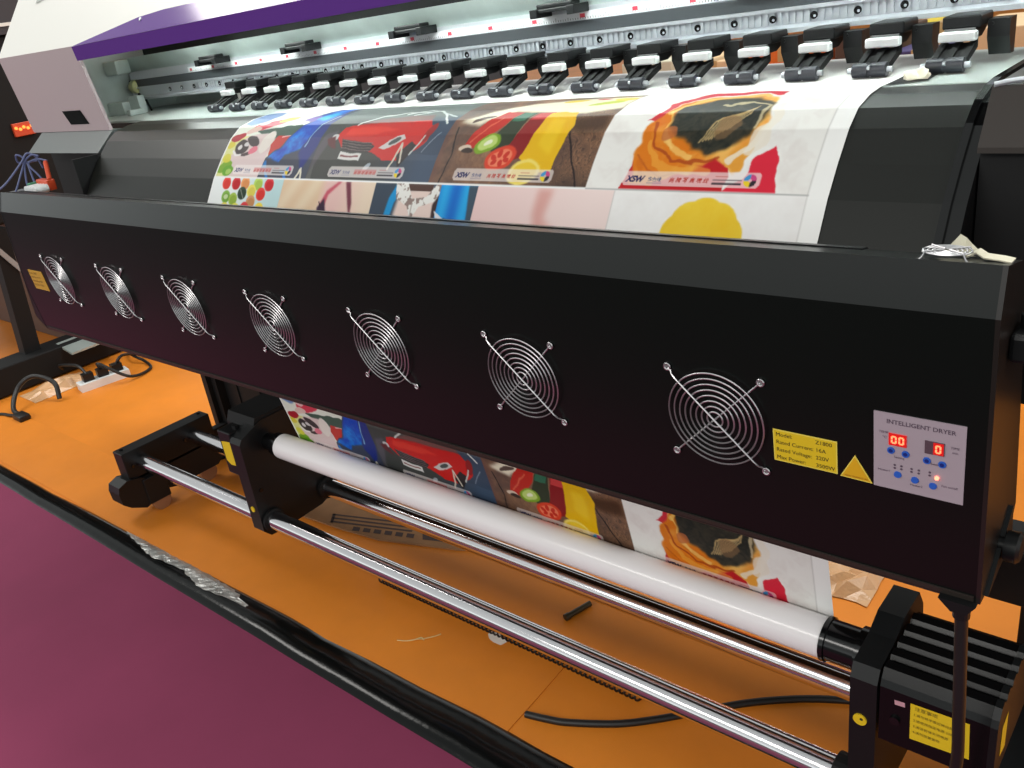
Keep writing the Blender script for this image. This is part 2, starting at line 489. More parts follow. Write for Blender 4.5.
def paint():
    RB = 486
    # ---- picture 1: fruit, a spotted white pup, blue cloth
    A = rect(3, 283, 287, RB)
    blend(A, (236, 238, 226))
    blend(A * np.clip((470 - GX * 3 - 0) / 300, 0, 1) * (GT > 400), (226, 224, 120), 0.7)
    blend(A * ell(30, 330, 40, 40), (70, 110, 190), .7)
    blend(A * polym([(70, 385), (200, 372), (225, 400), (140, 425), (110, 400)]), (70, 92, 80))
    blend(A * ell(95, 365, 42, 15, -.3), (222, 70, 90)); blend(A * ell(70, 362, 14, 9, -.3), (240, 190, 190))
    blend(A * ell(130, 348, 25, 9, -.3), (214, 216, 90)); blend(A * ell(60, 385, 22, 8, -.3), (235, 200, 190))
    blend(A * ell(24, 402, 20, 10, -.2), (176, 40, 52)); blend(A * ell(14, 420, 12, 8), (226, 210, 70))
    blend(A * polym([(28, 487), (30, 440), (60, 425), (145, 420), (146, 487)], 2), (228, 206, 206))
    blend(A * ell(92, 422, 58, 28, -.15), (226, 204, 202))
    blend(A * ell(125, 412, 16, 26, .35), (236, 226, 218))
    blend(A * ell(52, 424, 22, 15, .2), (52, 40, 44)); blend(A * ell(82, 411, 22, 9, .3), (62, 48, 52))
    blend(A * ell(82, 437, 20, 4, -.2), (70, 50, 54)); blend(A * ell(46, 424, 8, 5), (225, 220, 220)); blend(A * ell(65, 418, 7, 4), (215, 210, 212))
    blend(A * ell(93, 430, 13, 9, -.2), (232, 120, 140))
    line([(30, 432), (44, 441), (60, 440)], 4, (240, 236, 235))
    blend(A * polym([(140, 420), (150, 400), (190, 402), (172, 425), (150, 443)]), (200, 52, 44))
    line([(165, 404), (195, 400)], 3, (240, 190, 190))
    blend(A * ell(22, 466, 22, 12, -.4), (130, 176, 50)); blend(A * ell(36, 474, 18, 11), (108, 170, 44)); blend(A * ell(40, 476, 9, 6), (170, 205, 100)); blend(A * ell(20, 448, 14, 10), (222, 214, 70))
    bl = A * polym([(140, 487), (146, 446), (172, 425), (190, 400), (212, 365), (196, 340), (214, 287), (283, 287), (283, 487)])
    blend(bl, (64, 70, 88))
    b2 = A * polym([(150, 446), (176, 425), (196, 396), (216, 365), (200, 340), (220, 287), (262, 287), (268, 330), (250, 400), (240, 430), (200, 440), (190, 455)], 1.5)
    grad(b2, (18, 70, 190), (20, 140, 232), (N1 - .3) * 2.2)
    blend(A * polym([(236, 440), (252, 390), (268, 330), (283, 330), (283, 420), (262, 470)], 2), (36, 50, 130))
    line([(247, 425), (252, 395), (262, 368), (272, 340)], 3, (160, 215, 240), .8)
    blend(A * polym([(180, 352), (205, 330), (225, 345), (215, 365)], 2), (120, 90, 180)); blend(A * polym([(214, 352), (240, 318), (262, 330), (245, 360)], 3), (40, 180, 230))
    line([(146, 470), (150, 455), (162, 476), (170, 487)], 7, (30, 120, 200)); line([(225, 487), (215, 476), (205, 474)], 6, (40, 120, 210))
    line([(252, 487), (262, 465), (268, 487)], 5, (225, 220, 200))
    # ---- picture 2: red car
    A = rect(283, 585, 287, RB)
    grad(A, (66, 68, 66), (58, 74, 96), (GX - 430) / 120)
    blend(A * np.clip((372 - GT) / 20, 0, 1), (104, 112, 110))
    blend(A * rect(283, 585, 440, 487) * np.clip((GX - 500) / 60, 0, 1), (70, 88, 112), .7)
    blend(A * polym([(285, 487), (283, 430), (290, 400), (320, 392), (300, 440)], 2), (88, 84, 92))
    blend(A * polym([(322, 404), (331, 385), (345, 380), (403, 374), (470, 372), (530, 372), (552, 392), (548, 415), (532, 430), (508, 445), (484, 452), (462, 452), (432, 436), (345, 426), (333, 414)]), (206, 32, 28))
    blend(A * polym([(340, 402), (405, 402), (470, 392), (430, 385), (350, 384)], 2), (226, 58, 44))
    blend(A * polym([(355, 378), (400, 362), (470, 352), (520, 354), (530, 372), (460, 374)], 2), (120, 78, 74))
    line([(360, 378), (395, 352), (450, 338), (500, 340)], 4, (212, 214, 210)); line([(450, 345), (495, 330), (540, 345), (570, 380)], 4, (220, 224, 222)); line([(470, 350), (520, 336), (575, 362)], 3, (200, 206, 206))
    blend(A * polym([(340, 410), (412, 416), (432, 424), (420, 436), (350, 430)]), (50, 44, 46))
    for k in range(4): line([(343 + k, 412 + k * 5), (424, 418 + k * 5)], 1.2, (150, 130, 130))
    blend(A * polym([(349, 433), (407, 438), (407, 452), (350, 446)]), (222, 220, 218)); line([(356, 440), (400, 444)], 3, (130, 70, 70))
    blend(A * polym([(443, 426), (462, 412), (490, 403), (498, 411), (480, 420), (455, 430)]), (214, 206, 204)); blend(A * ell(474, 415, 14, 4, -.35), (74, 84, 82))
    blend(A * ell(319, 406, 9, 7), (206, 206, 206)); blend(A * polym([(300, 410), (320, 404), (334, 430), (310, 420)], 1), (96, 40, 44))
    blend(A * ell(430, 462, 10, 5, -.6), (170, 180, 190)); blend(A * polym([(490, 440), (515, 415), (530, 425), (505, 462)]), (46, 40, 42)); blend(A * ell(545, 398, 8, 20, .3), (150, 30, 30))
    line([(505, 452), (494, 420), (484, 466)], 4, (214, 206, 190)); line([(520, 440), (540, 405)], 3, (206, 210, 206)); line([(545, 436), (570, 400)], 2, (170, 184, 200), .7)
    blend(A * polym([(283, 487), (292, 455), (298, 487)]), (90, 92, 90))
    # ---- picture 3: juice glasses on planks
    A = rect(585, 875, 287, RB)
    grad(A, (100, 76, 66), (176, 128, 92), (N1 - .2) * 1.1 + .25 * np.sin(GX / 26))
    blend(A * np.clip((np.sin((GX + 6 * N1 * 10 - GT * .35) * 1.5) - .2) * 1.4, 0, 1) * np.clip((GX - 790) / 30, 0, 1), (60, 48, 44), .6)
    blend(A * np.clip(np.sin((GX + 5 * N1 * 10) * .8) - .3, 0, 1) * np.clip((GX - 600) / 30, 0, 1), (96, 66, 52), .35)
    blend(A * np.clip((GX - 600) / -20, 0, 1), (112, 74, 68), .8)
    blend(A * np.clip((GT - 455) / 40, 0, 1) * np.clip((GX - 780) / 60, 0, 1), (52, 44, 44), .8)
    blend(A * blur(polym([(800, 380), (872, 372), (872, 400), (840, 405), (815, 400)]), 5), (70, 44, 26), .9)
    line([(606, 487), (612, 440), (602, 390)], 2.5, (40, 30, 30)); line([(858, 487), (840, 450), (818, 405)], 2.5, (36, 28, 30))
    blend(A * polym([(600, 378), (640, 350), (700, 318), (780, 300), (875, 296), (875, 352), (820, 366), (690, 352), (640, 390)], 3), (240, 230, 206))
    blend(A * ell(835, 330, 28, 8, -.3), (196, 206, 80)); blend(A * ell(770, 312, 20, 7, -.2), (226, 200, 60)); blend(A * ell(855, 312, 18, 8), (232, 214, 90)); blend(A * ell(640, 372, 20, 5, -.4), (96, 78, 70)); blend(A * ell(815, 306, 14, 4), (196, 50, 60))
    blend(A * polym([(630, 426), (640, 400), (672, 352), (706, 356), (694, 385), (676, 412), (652, 428)]), (196, 44, 32)); line([(640, 420), (680, 372)], 3, (232, 120, 90), .7)
    blend(A * polym([(680, 425), (696, 385), (708, 356), (734, 358), (728, 385), (716, 430), (690, 438)]), (50, 60, 42)); blend(A * polym([(700, 380), (710, 356), (732, 358), (724, 380)]), (52, 110, 84))
    blend(A * polym([(712, 436), (728, 395), (738, 360), (768, 358), (762, 400), (758, 444), (732, 450)]), (140, 26, 30)); blend(A * polym([(733, 380), (740, 360), (768, 358), (764, 380)]), (206, 66, 66))
    blend(A * polym([(746, 446), (756, 400), (764, 360), (806, 360), (818, 392), (808, 462), (782, 466)]), (236, 186, 16)); blend(A * polym([(770, 420), (776, 380), (800, 380), (798, 440)], 3), (246, 206, 40), .8)
    blend(A * ell(634, 428, 14, 5), (220, 200, 180)); blend(A * ell(640, 432, 12, 4), (60, 46, 40))
    blend(A * ell(676, 421, 24, 15, -.35), (128, 168, 40)); blend(A * ell(676, 420, 18, 11, -.35), (196, 220, 120)); blend(A * ell(677, 420, 8, 4, -.35), (240, 244, 214))
    blend(A * ell(711, 445, 28, 19, -.2), (222, 66, 40)); blend(A * ell(711, 445, 21, 13, -.2), (240, 130, 96))
    for k in range(6):
        an = k * PI / 3 + .3; blend(A * ell(711 + 12 * math.cos(an), 445 + 8 * math.sin(an), 6, 4, an), (206, 50, 34))
    blend(A * ell(762, 466, 28, 19, -.2), (246, 222, 110)); blend(A * ell(762, 466, 22, 14, -.2), (240, 202, 50))
    # ---- picture 4: orange folds round a dark burnt patch on a red cloth
    A = rect(875, 1170, 287, RB)
    grad(A, (244, 242, 238), (226, 218, 214), (N1 - .45) * 1.6)
    blend(A * polym([(924, 487), (936, 441), (950, 430), (1062, 440), (1068, 487)]), (196, 32, 40))
    blend(A * polym([(1066, 487), (1090, 462), (1114, 424), (1133, 487)]), (224, 44, 66))
    blend(A * polym([(934, 387), (956, 338), (985, 306), (1040, 298), (1090, 308), (1088, 322), (1050, 312), (1000, 318), (960, 350), (945, 392)]), (214, 50, 66))
    o4 = A * polym([(938, 478), (930, 430), (936, 400), (948, 380), (962, 350), (1000, 325), (1060, 318), (1084, 330), (1088, 372), (1094, 400), (1086, 430), (1070, 462), (1062, 455), (1050, 440), (1034, 452), (1000, 470), (960, 478)], 1)
    grad(o4, (226, 124, 24), (244, 186, 96), np.clip((N1 - .3) * 1.5 + (GX - 1000) / 160, 0, 1))
    line([(946, 392), (958, 418), (985, 446), (1020, 452), (1052, 440)], 4, (168, 66, 20), .8); line([(938, 440), (962, 462), (1000, 468)], 3, (190, 90, 24), .7); line([(960, 365), (966, 400), (985, 430)], 4, (250, 200, 110), .8)
    blend(A * ell(1076, 440, 14, 18, .4), (232, 160, 60)); blend(A * ell(1090, 418, 14, 22, .3), (240, 230, 214), .8)
    d4 = A * polym([(964, 384), (972, 358), (1012, 338), (1062, 334), (1086, 352), (1088, 380), (1078, 408), (1060, 424), (1034, 438), (1006, 432), (986, 412), (970, 398)], 2)
    grad(d4, (34, 38, 34), (66, 62, 50), N2 * 1.3 - .2)
    line([(950, 420), (966, 448), (1000, 462), (1040, 458)], 9, (246, 176, 70), .6); line([(970, 408), (990, 436), (1016, 446)], 7, (250, 206, 120), .7); line([(944, 450), (950, 470), (970, 477)], 8, (214, 110, 20), .6)
    line([(958, 372), (985, 340), (1030, 325), (1070, 326)], 8, (250, 206, 110), .8); line([(1066, 444), (1088, 420), (1100, 392), (1098, 360)], 12, (244, 236, 222), .8)
    for k in range(10):
        line([(1012 + k * 4, 424 - k * 2), (1026 + k * 4.5, 396 - k * 2), (1058 + k * 1.5, 376 - k * 1.5)], 1.8, (206, 176, 120), .9)
    blend(A * ell(1046, 400, 14, 20, .7), (146, 110, 74), .6); line([(1020, 360), (1060, 346), (1084, 362), (1080, 400)], 4, (222, 202, 160), .8)
    blend(A * ell(975, 405, 10, 12), (196, 110, 60), .8)
    line([(875, 487), (1171, 487)], 1.2, (150, 148, 148)); line([(1170, 340), (1170, 580)], .9, (196, 192, 190))
    # ---- lower row
    A = rect(3, 226, 489, 580); grad(A, (246, 250, 250), (196, 226, 230), (GX - 60) / 140)
    fr = [(49, 499, (226, 60, 50)), (81, 499, (196, 36, 44)), (110, 498, (228, 150, 90)), (151, 498, (176, 206, 90)), (185, 499, (206, 40, 48)), (57, 525, (120, 170, 60)), (82, 529, (150, 180, 60)), (107, 517, (40, 60, 44)), (135, 512, (228, 212, 90)), (166, 517, (222, 50, 44)), (140, 532, (200, 140, 90)), (125, 545, (206, 46, 50)), (95, 548, (216, 210, 70)), (171, 545, (232, 206, 60)), (60, 548, (226, 206, 80))]
    for x, t, c in fr:
        blend(A * ell(x, t, 14, 12, .3), tuple(min(255, v + 20) for v in c)); blend(A * ell(x + 2, t + 2, 11, 9, .3), c)
    blend(A * ell(57, 525, 7, 5), (206, 224, 170)); line([(100, 510), (114, 526)], 2, (150, 150, 140))
    A = rect(226, 470, 489, 580); grad(A, (240, 220, 192), (226, 190, 156), (np.sin((GX + GT * .7) / 9) * .25 + .4)); grad(A * np.clip((GX - 330) / 20, 0, 1), (236, 196, 190), (240, 218, 196), (GX - 380) / 70)
    blend(A * polym([(340, 530), (352, 505), (378, 489), (386, 489), (358, 512), (352, 545)], 1.5), (206, 92, 110)); blend(A * polym([(336, 535), (350, 518), (362, 545), (390, 566), (345, 562)], 1.5), (58, 36, 60)); blend(A * polym([(396, 489), (408, 489), (422, 525), (424, 548), (414, 530)], 1.5), (122, 60, 76)); line([(338, 525), (346, 536)], 2, (50, 30, 50))
    A = rect(470, 690, 489, 580); blend(A, (64, 76, 92)); blend(A * polym([(502, 560), (508, 512), (520, 489), (536, 489), (522, 520), (516, 560)], 1), (30, 150, 214))
    blend(A * polym([(520, 580), (530, 500), (600, 492), (622, 540), (620, 580)], 3), (236, 212, 204)); blend(A * rect(545, 600, 489, 500), (90, 66, 60))
    lace = A * polym([(518, 489), (545, 489), (560, 512), (590, 508), (606, 489), (624, 489), (612, 514), (578, 524), (566, 545), (552, 524), (524, 512)])
    blend(lace, (240, 238, 234)); blend(lace * (N2 > .58), (150, 130, 124)); line([(562, 520), (564, 560)], 2, (180, 170, 166))
    blend(A * polym([(606, 520), (618, 500), (626, 560), (612, 560)], 1), (60, 44, 44)); grad(A * rect(616, 692, 489, 580), (16, 110, 206), (40, 170, 236), np.sin(GX / 7) * .5 + .5)
    blend(A * polym([(672, 489), (692, 489), (692, 580), (686, 580)], 1), (66, 84, 100)); blend(A * polym([(612, 528), (650, 548), (690, 556), (690, 580), (630, 560)]), (226, 226, 232)); blend(A * ell(636, 542, 4, 3), (40, 40, 60))
    A = rect(690, 922, 489, 580); grad(A, (240, 206, 204), (246, 224, 220), (GX - 690) / 200); blend(A * blur(polym([(800, 489), (826, 489), (818, 530), (840, 548), (806, 548), (798, 525)]), 5), (222, 160, 152), .8); blend(A * ell(830, 546, 9, 4), (70, 40, 40)); blend(A * ell(871, 546, 7, 3), (70, 40, 40))
    A = rect(922, 1170, 489, 580); grad(A, (250, 249, 248), (238, 234, 232), N1)
    ang = np.arctan2(GT - 548, GX - 1053); rr = np.hypot((GX - 1053), (GT - 548) * 1.0); rad = 52 + 2.5 * np.abs(np.sin(ang * 5))
    sun = np.clip((rad - rr) / 2 + .5, 0, 1); grad(A * sun, (240, 196, 40), (246, 214, 70), N1 * 1.2 - .1)
    line([(922, 489), (922, 580)], 1.0, (206, 200, 200))
    # hand-painted softness: the shapes inside each picture wander a little, the picture edges do not
    wob = np.ones((AH, AW))
    for xe in (0, 3, 283, 585, 875, 1171): wob = np.minimum(wob, np.clip(np.abs(GX - xe) / 14 - .15, 0, 1))
    for te in (487,): wob = np.minimum(wob, np.clip(np.abs(GT - te) / 10 - .1, 0, 1))
    wob *= np.where(GT > 487, 0.0, np.where(GX > 880, 1.0, 0.35))
    dx = (vnoise(AH, AW, 40) - .5) * 13 + (vnoise(AH, AW, 16) - .5) * 3; dt = (vnoise(AH, AW, 40) - .5) * 11 + (vnoise(AH, AW, 16) - .5) * 3
    ii = np.clip(np.arange(AH)[:, None] + dt * wob * PX, 0, AH - 1).astype(int); jj = np.clip(np.arange(AW)[None] + dx * wob * PX, 0, AW - 1).astype(int)
    ART[:] = ART[ii, jj]
    for ax in (0, 1): ART[:] = (np.roll(ART, 1, ax) + ART * 2 + np.roll(ART, -1, ax)) / 4
    # white gaps between the rows
    blend(rect(0, 875, 486, 489), (246, 246, 246)); blend(rect(0, 4, 0, 600), (250, 250, 250))
    # ---- logo banners
    for x0, strong, al in ((56, .7, .72), (340, .7, .72), (632, 1, .66), (928, 1, .72)):
        x1 = x0 + 184
        bm_ = polym([(x0 + 3, 462), (x1 - 3, 462), (x1, 465), (x1, 476), (x1 - 4, 481), (x0 + 4, 481), (x0, 477), (x0, 466)])
        blend(bm_, (248, 238, 236), al)
        art_text('XSW', 11, x0 + 5, 475.8, (38, 40, 92), .25, .5, strong); art_text('鑫色维', 6.5, x0 + 36, 474.5, (90, 96, 130), 0, .05, strong); line([(x0 + 36, 477.3), (x0 + 56, 477.3)], 1.0, (120, 120, 150), strong)
        if x0 > 600:
            for k, ch in enumerate('高精写真喷绘'): art_text(ch, 7, x0 + 66 + k * 9.2, 475, (186, 60, 52), .2, .1)
        else:
            blend(rect(x0 + 66, x0 + 120, 467, 475), (214, 110, 110), .5)
            for k, ch in enumerate('高精写真喷绘'): art_text(ch, 7, x0 + 66 + k * 9.2, 475, (186, 60, 52), .2, .1, .6)
        line([(x0 + 127, 467), (x0 + 142, 467)], 1.2, (190, 90, 80), .7); line([(x0 + 125, 471.5), (x0 + 160, 471.5)], 1.6, (70, 66, 76), .8); line([(x0 + 125, 476), (x0 + 160, 476)], 2.4, (44, 42, 50), .9)
        cx, ct = x0 + 171, 471.5
        an = np.arctan2(GT - ct, GX - cx); rg = np.hypot(GX - cx, GT - ct); ring = ((rg < 8) & (rg > 2.2)).astype(np.float32)
        for q, c in enumerate(((40, 36, 44), (240, 210, 40), (60, 150, 210), (206, 70, 130))):
            blend(ring * ((an >= -PI + ((q + 2) % 4) * PI / 2) & (an < -PI + ((q + 2) % 4 + 1) * PI / 2)), c, .95)
paint()

PROF = [(.598, .285), (.53, .285), (.31, .285), (.28, .2825), (.2455, .2745), (.2195, .2575), (.189, .2265), (.162, .195), (.134, .153), (.12, .13)]
_p = np.array(PROF)
_L = np.r_[0, np.cumsum(np.linalg.norm(np.diff(_p, axis=0), axis=1))] + .022
def build_sheet(parent):
    off = 0.0012
    rows = []   # (y, z, t or None)
    def on(t):
        y = np.interp(t, _L, _p[:, 0]); z = np.interp(t, _L, _p[:, 1])
        i = min(max(np.searchsorted(_L, t) - 1, 0), len(_p) - 2)
        d = _p[i + 1] - _p[i]; d = d / np.linalg.norm(d); nrm = np.array([d[1], -d[0]])
        if nrm[1] < 0: nrm = -nrm
        return y + nrm[0] * off, z + nrm[1] * off
    ts = list(np.arange(.024, .285, .02)) + list(np.arange(.285, .568, .0011))
    for t in ts: y, z = on(t); rows.append((y, z, t))
    for y, z in ((.120, .10), (.128, .03), (.140, -.06), (.152, -.14)): rows.append((y, z, None))
    for z in np.arange(-.22, -.4, -.0011):
        y = .1615 + (.196 - .1615) * (-.22 - z) / .17 if z > -.39 else .1965
        t = .465 + (-.378 - z)
        rows.append((y, z, t))
    nx = 1085
    xs = np.linspace(-1.14, .053, nx)
    R = len(rows)
    V = np.zeros((R, nx, 3), np.float32); C = np.ones((R, nx, 4), np.float32)
    white = np.array([250, 249, 247]) / 255
    xi = np.clip(((xs + 1.14) * 1000 * PX).astype(int), 0, AW - 2)
    for r, (y, z, t) in enumerate(rows):
        V[r, :, 0] = xs; V[r, :, 1] = y; V[r, :, 2] = z
        if t is None or t * 1000 < T0 or t * 1000 > T1 - 1: c = np.tile(white, (nx, 1))
        else:
            ti = int((t * 1000 - T0) * PX); ti = min(max(ti, 1), AH - 2)
            c = ART[ti - 1:ti + 1][:, xi].mean(0) * .5 + ART[ti - 1:ti + 1][:, xi + 1].mean(0) * .5
            c = c / 255
        C[r, :, :3] = .84 * np.where(c <= .04045, c / 12.92, ((c + .055) / 1.055) ** 2.4)   # paper white reflects about 84 %
    base = np.array([-.5435, .168, -.4], np.float32)
    V -= base
    me = bpy.data.meshes.new('printed_sheet')
    nv = R * nx; nf = (R - 1) * (nx - 1)
    idx = np.arange(nv).reshape(R, nx)
    F = np.stack([idx[:-1, :-1], idx[1:, :-1], idx[1:, 1:], idx[:-1, 1:]], -1).reshape(-1, 4)
    me.vertices.add(nv); me.vertices.foreach_set('co', V.reshape(-1))
    me.loops.add(nf * 4); me.loops.foreach_set('vertex_index', F.reshape(-1).astype(np.int32))
    me.polygons.add(nf); me.polygons.foreach_set('loop_start', np.arange(0, nf * 4, 4, dtype=np.int32))
    me.update(calc_edges=True)
    ca = me.color_attributes.new('print', 'FLOAT_COLOR', 'POINT')
    ca.data.foreach_set('color', C.reshape(-1))
    me.shade_smooth()
    m = bpy.data.materials.new('printed_media'); m.use_nodes = True
    nt = m.node_tree; b = nt.nodes['Principled BSDF']
    at = nt.nodes.new('ShaderNodeVertexColor'); at.layer_name = 'print'
    nt.links.new(at.outputs['Color'], b.inputs['Base Color'])
    b.inputs['Roughness'].default_value = 0.38; b.inputs['Specular IOR Level'].default_value = 0.13
    me.materials.append(m)
    o = bpy.data.objects.new('printed_sheet', me); COL.objects.link(o)
    o.parent = parent; o.location = Vector(base.tolist()) - ORI[parent.name]
    return o

TUBE_Y, TUBE_Z, TUBE_R = .168, -.40, .0283
banner = thing('printed_banner', 'glossy printed banner of food and car pictures running down to a white roll', 'banner', (-.5435, .168, -.43))
build_sheet(banner)
g = MB(); g.lathe_x(TUBE_Y, TUBE_Z, [(-1.169, TUBE_R - .002), (-1.168, TUBE_R - .0004), (-1.16, TUBE_R), (.046, TUBE_R), (.052, TUBE_R - .0004), (.0525, TUBE_R - .002)], 64)
obj('paper_roll', g, 'roll', banner, smooth=True, label='white wound roll at the lower end')

# ------------------------------------------------------------------ printer
printer = thing('large_format_printer', 'wide white and purple large format printer with a black curved media apron', 'printer', (-.8, .6, FLOOR))
g = MB()
g.prism_x(PROF[:-1] + [(.134, .153), (.10, .10), (.16, .05), (.62, .05)], -1.65, .168)
obj('media_apron', g, 'apron', printer, label='black faceted curved apron')
g = MB(); g.box(-2.0, .168, .33, .60, .28, .2856)
obj('platen', g, 'platen', printer, label='bright silver flat platen')
# silver bed edge facets left and right of the media
g = MB(); g.prism_x([(.312, .2862), (.42, .2866), (.42, .2856), (.312, .2852)], -1.65, -1.145)
obj('platen_plate', g, 'platen', printer)
g = MB(); g.prism_x([(.312, .2862), (.42, .2866), (.42, .2856), (.312, .2852)], .0545, .166)
obj('platen_plate', g, 'platen', printer)
# end cheek on the right
def offset_prof(d):
    out = []
    P = [Vector((y, z)) for y, z in PROF[1:-1]]
    for i, p in enumerate(P):
        a = P[max(i - 1, 0)]; b = P[min(i + 1, len(P) - 1)]
        t = (b - a).normalized(); nrm = Vector((t.y, -t.x))
        if nrm.y < 0: nrm = -nrm
        out.append((p.x + nrm.x * d, p.y + nrm.y * d))
    return out
g = MB(); g.prism_x(offset_prof(.006) + [(.13, .09), (.62, .05)], .1685, .176); g.prism_x(offset_prof(.002) + [(.15, .09), (.62, .05)], .176, .1895)
obj('apron_cheek', g, 'black_gloss', printer)
g = MB(); g.prism_x([(.215, .296), (.178, .246), (.178, .2405), (.6, .2405), (.6, .296)], .1905, .62)
obj('side_cover', g, 'lip', printer, label='dark grey sloping cover right of the apron')
g = MB(); g.tube(smooth_path([(.192, .215, .2975), (.22, .222, .3005), (.3, .224, .3015), (.5, .224, .3015)]), .0028)
obj('cover_trim', g, 'alu', printer, smooth=True)
g = MB(); g.box(.1905, .62, .19, .62, -.02, .2405)
obj('side_body', g, 'black_matt', printer)
g = MB(); g.box(.181, .187, .197, .1985, .158, .170, .0005)
g2 = obj('power_lamp', g, 'amber', printer, label='small amber pilot light')
# body under the bed and left lower body
g = MB(); g.box(-2.10, .17, .27, .72, .02, .2345); g.box(-1.66, -1.652, .13, .27, .02, .235)
obj('lower_body', g, 'black_matt', printer)
g = MB(); g.prism_x([(.2, .235), (.25, .2765), (.28, .2765), (.28, .235)], -2.06, -1.672)
obj('chamfer_panel', g, 'grey_chamfer', printer, label='grey slanted panel below the left housing')

# left housing: shell with an open right side
H = MB()
fx0, fx1 = -2.108, -1.683
H.prism_x([(.226, .4655), (.40, .6965), (.41, .6965), (.236, .4655)], fx0, fx1)
H.box(fx0, fx0 + .008, .25, .75, .2775, .47); H.prism_x([(.234, .4655), (.40, .69), (.75, .69), (.75, .46)], fx0, fx0 + .008)
H.box(fx0, fx1, .40, .75, .69, .6965)
left_housing = obj('left_housing', H, ['white'], printer)
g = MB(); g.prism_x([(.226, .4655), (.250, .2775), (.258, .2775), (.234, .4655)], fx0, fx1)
obj('front_panel', g, 'housing', left_housing, label='white front panel with shade and carpet bounce in its colour')
g = MB()
def face_y(z): return .226 + (.4655 - z) / (.4655 - .2775) * .024
g.add([(-1.885, face_y(.327) - .0012, .327), (-1.786, face_y(.327) - .0012, .327), (-1.769, face_y(.294) - .0012, .294), (-1.868, face_y(.294) - .0012, .294)], [(0, 1, 2, 3)])
g.add([(-1.880, face_y(.325) - .0016, .3245), (-1.789, face_y(.325) - .0016, .3245), (-1.774, face_y(.297) - .0016, .2965), (-1.865, face_y(.297) - .0016, .2965)], [(0, 1, 2, 3)])
o = obj('vent_window', g, ['black_gloss'], left_housing)
# recessed grey viewing panel on the sloping lid
def lid(x, s, out=0.0):
    """a point on the sloping lid, s metres up the slope"""
    return (x, .226 + .6017 * s - .7987 * out, .4655 + .7987 * s + .6017 * out)
g = MB(); g.add([lid(-1.98, .135, .0015), lid(-1.80, .165, .0015), lid(-1.80, .26, .0015), lid(-1.98, .26, .0015)], [(0, 1, 2, 3)])
obj('lid_panel', g, mat('lid_panel_grey', (168, 170, 164), .4), left_housing)
g = MB(); g.box(-2.02, -2.012, .26, .7, .2775, .46); g.box(-2.012, -1.70, .62, .628, .2775, .46)
obj('inner_wall', g, 'steel', printer)
for b in ((-2.012, -1.93, .42, .46, .2857, .318, .002), (-1.93, -1.88, .44, .46, .286, .33, .001), (-1.88, -1.86, .40, .44, .2857, .30, .002), (-2.0115, -1.945, .44, .48, .385, .42, .003)):
    g = MB(); g.box(*b); obj('end_bracket', g, 'steel', printer)
g = MB(); g.box(-2.0115, -2.008, .34, .39, .415, .43); obj('wall_slot', g, 'black_matt', printer)
g = MB(); g.lathe_x(.497, .348, [(-2.0, .012), (-1.985, .018), (-1.965, .018), (-1.96, .010)], 20)
obj('idler_wheel', g, mat('idler_yellow', (176, 178, 120), .4), printer, smooth=True)
g = MB(); g.tube(smooth_path([(-1.96, .49, .33), (-1.945, .48, .305), (-1.925, .475, .286)]), .004); g.tube(smooth_path([(-1.955, .50, .333), (-1.93, .49, .31), (-1.90, .48, .288)]), .003)
obj('idler_cables', g, 'black_matt', printer, smooth=True)

# hood
LEVEL = 0.0125
HX0, HX1 = -1.680, .30
g = MB()
g.prism_x([(.226, .4395), (.2225, .4690), (.40, .7045), (.75, .7045), (.75, .69), (.405, .69), (.236, .462), (.236, .4395)], HX0, HX1)
hood = obj('hood', g, 'white', printer, label='white sloping hood')
g = MB(); g.add([(HX0 - .001, .2249, .4390), (HX1, .2249, .4390), (HX1, .2213, .4693), (HX0 - .001, .2213, .4693)], [(0, 1, 2, 3)])
def hlid(x, s, out=.0012): return (x, .2225 + .6019 * s - .7986 * out, .4690 + .7986 * s + .6019 * out)
g.add([hlid(HX0 - .001, 0), hlid(HX1, 0), hlid(HX1, .042), hlid(-1.30, .042), hlid(-1.40, .037)], [(0, 1, 2, 3, 4)])
obj('purple_band', g, 'purple', hood, label='purple stripe along the front edge')
for a, b in ((hlid(-1.385, .031, 0), hlid(-1.385, .031, .003)), (lid(-1.722, .100, 0), lid(-1.722, .100, .003)), (lid(-1.703, .103, 0), lid(-1.703, .103, .003))):
    g = MB(); g.cyl(a, b, .004, 12); obj('screw', g, 'alu', hood if a[0] > -1.6 else left_housing)
g = MB(); g.box(-1.55, HX1, .237, .56, .4515, .458)
obj('hood_tray', g, 'black_matt', printer)
g = MB(); g.box(-2.0, HX1, .556, .562, .36, .4515)
obj('hood_back', g, 'black_matt', printer)
g = MB(); g.box(-1.66, .28, .398, .412, .447, .4515)
obj('led_strip', g, mat('led_strip_lit', (255, 255, 250), .4, emit=(244, 255, 250), es=48.0), printer, label='lit light bar under the hood')

# beam: sheet cover, ruler, rubber band, guide rail
g = MB(); g.prism_x([(.475, .430), (.505, .394), (.52, .394), (.52, .430)], -2.0, .40)
beam_cover = obj('beam_cover', g, 'steel', printer, label='galvanised cover above the guide rail')
g = MB(); g.box(-2.0, .40, .499, .60, .3735, .394)
beam = obj('beam', g, 'alu', printer)
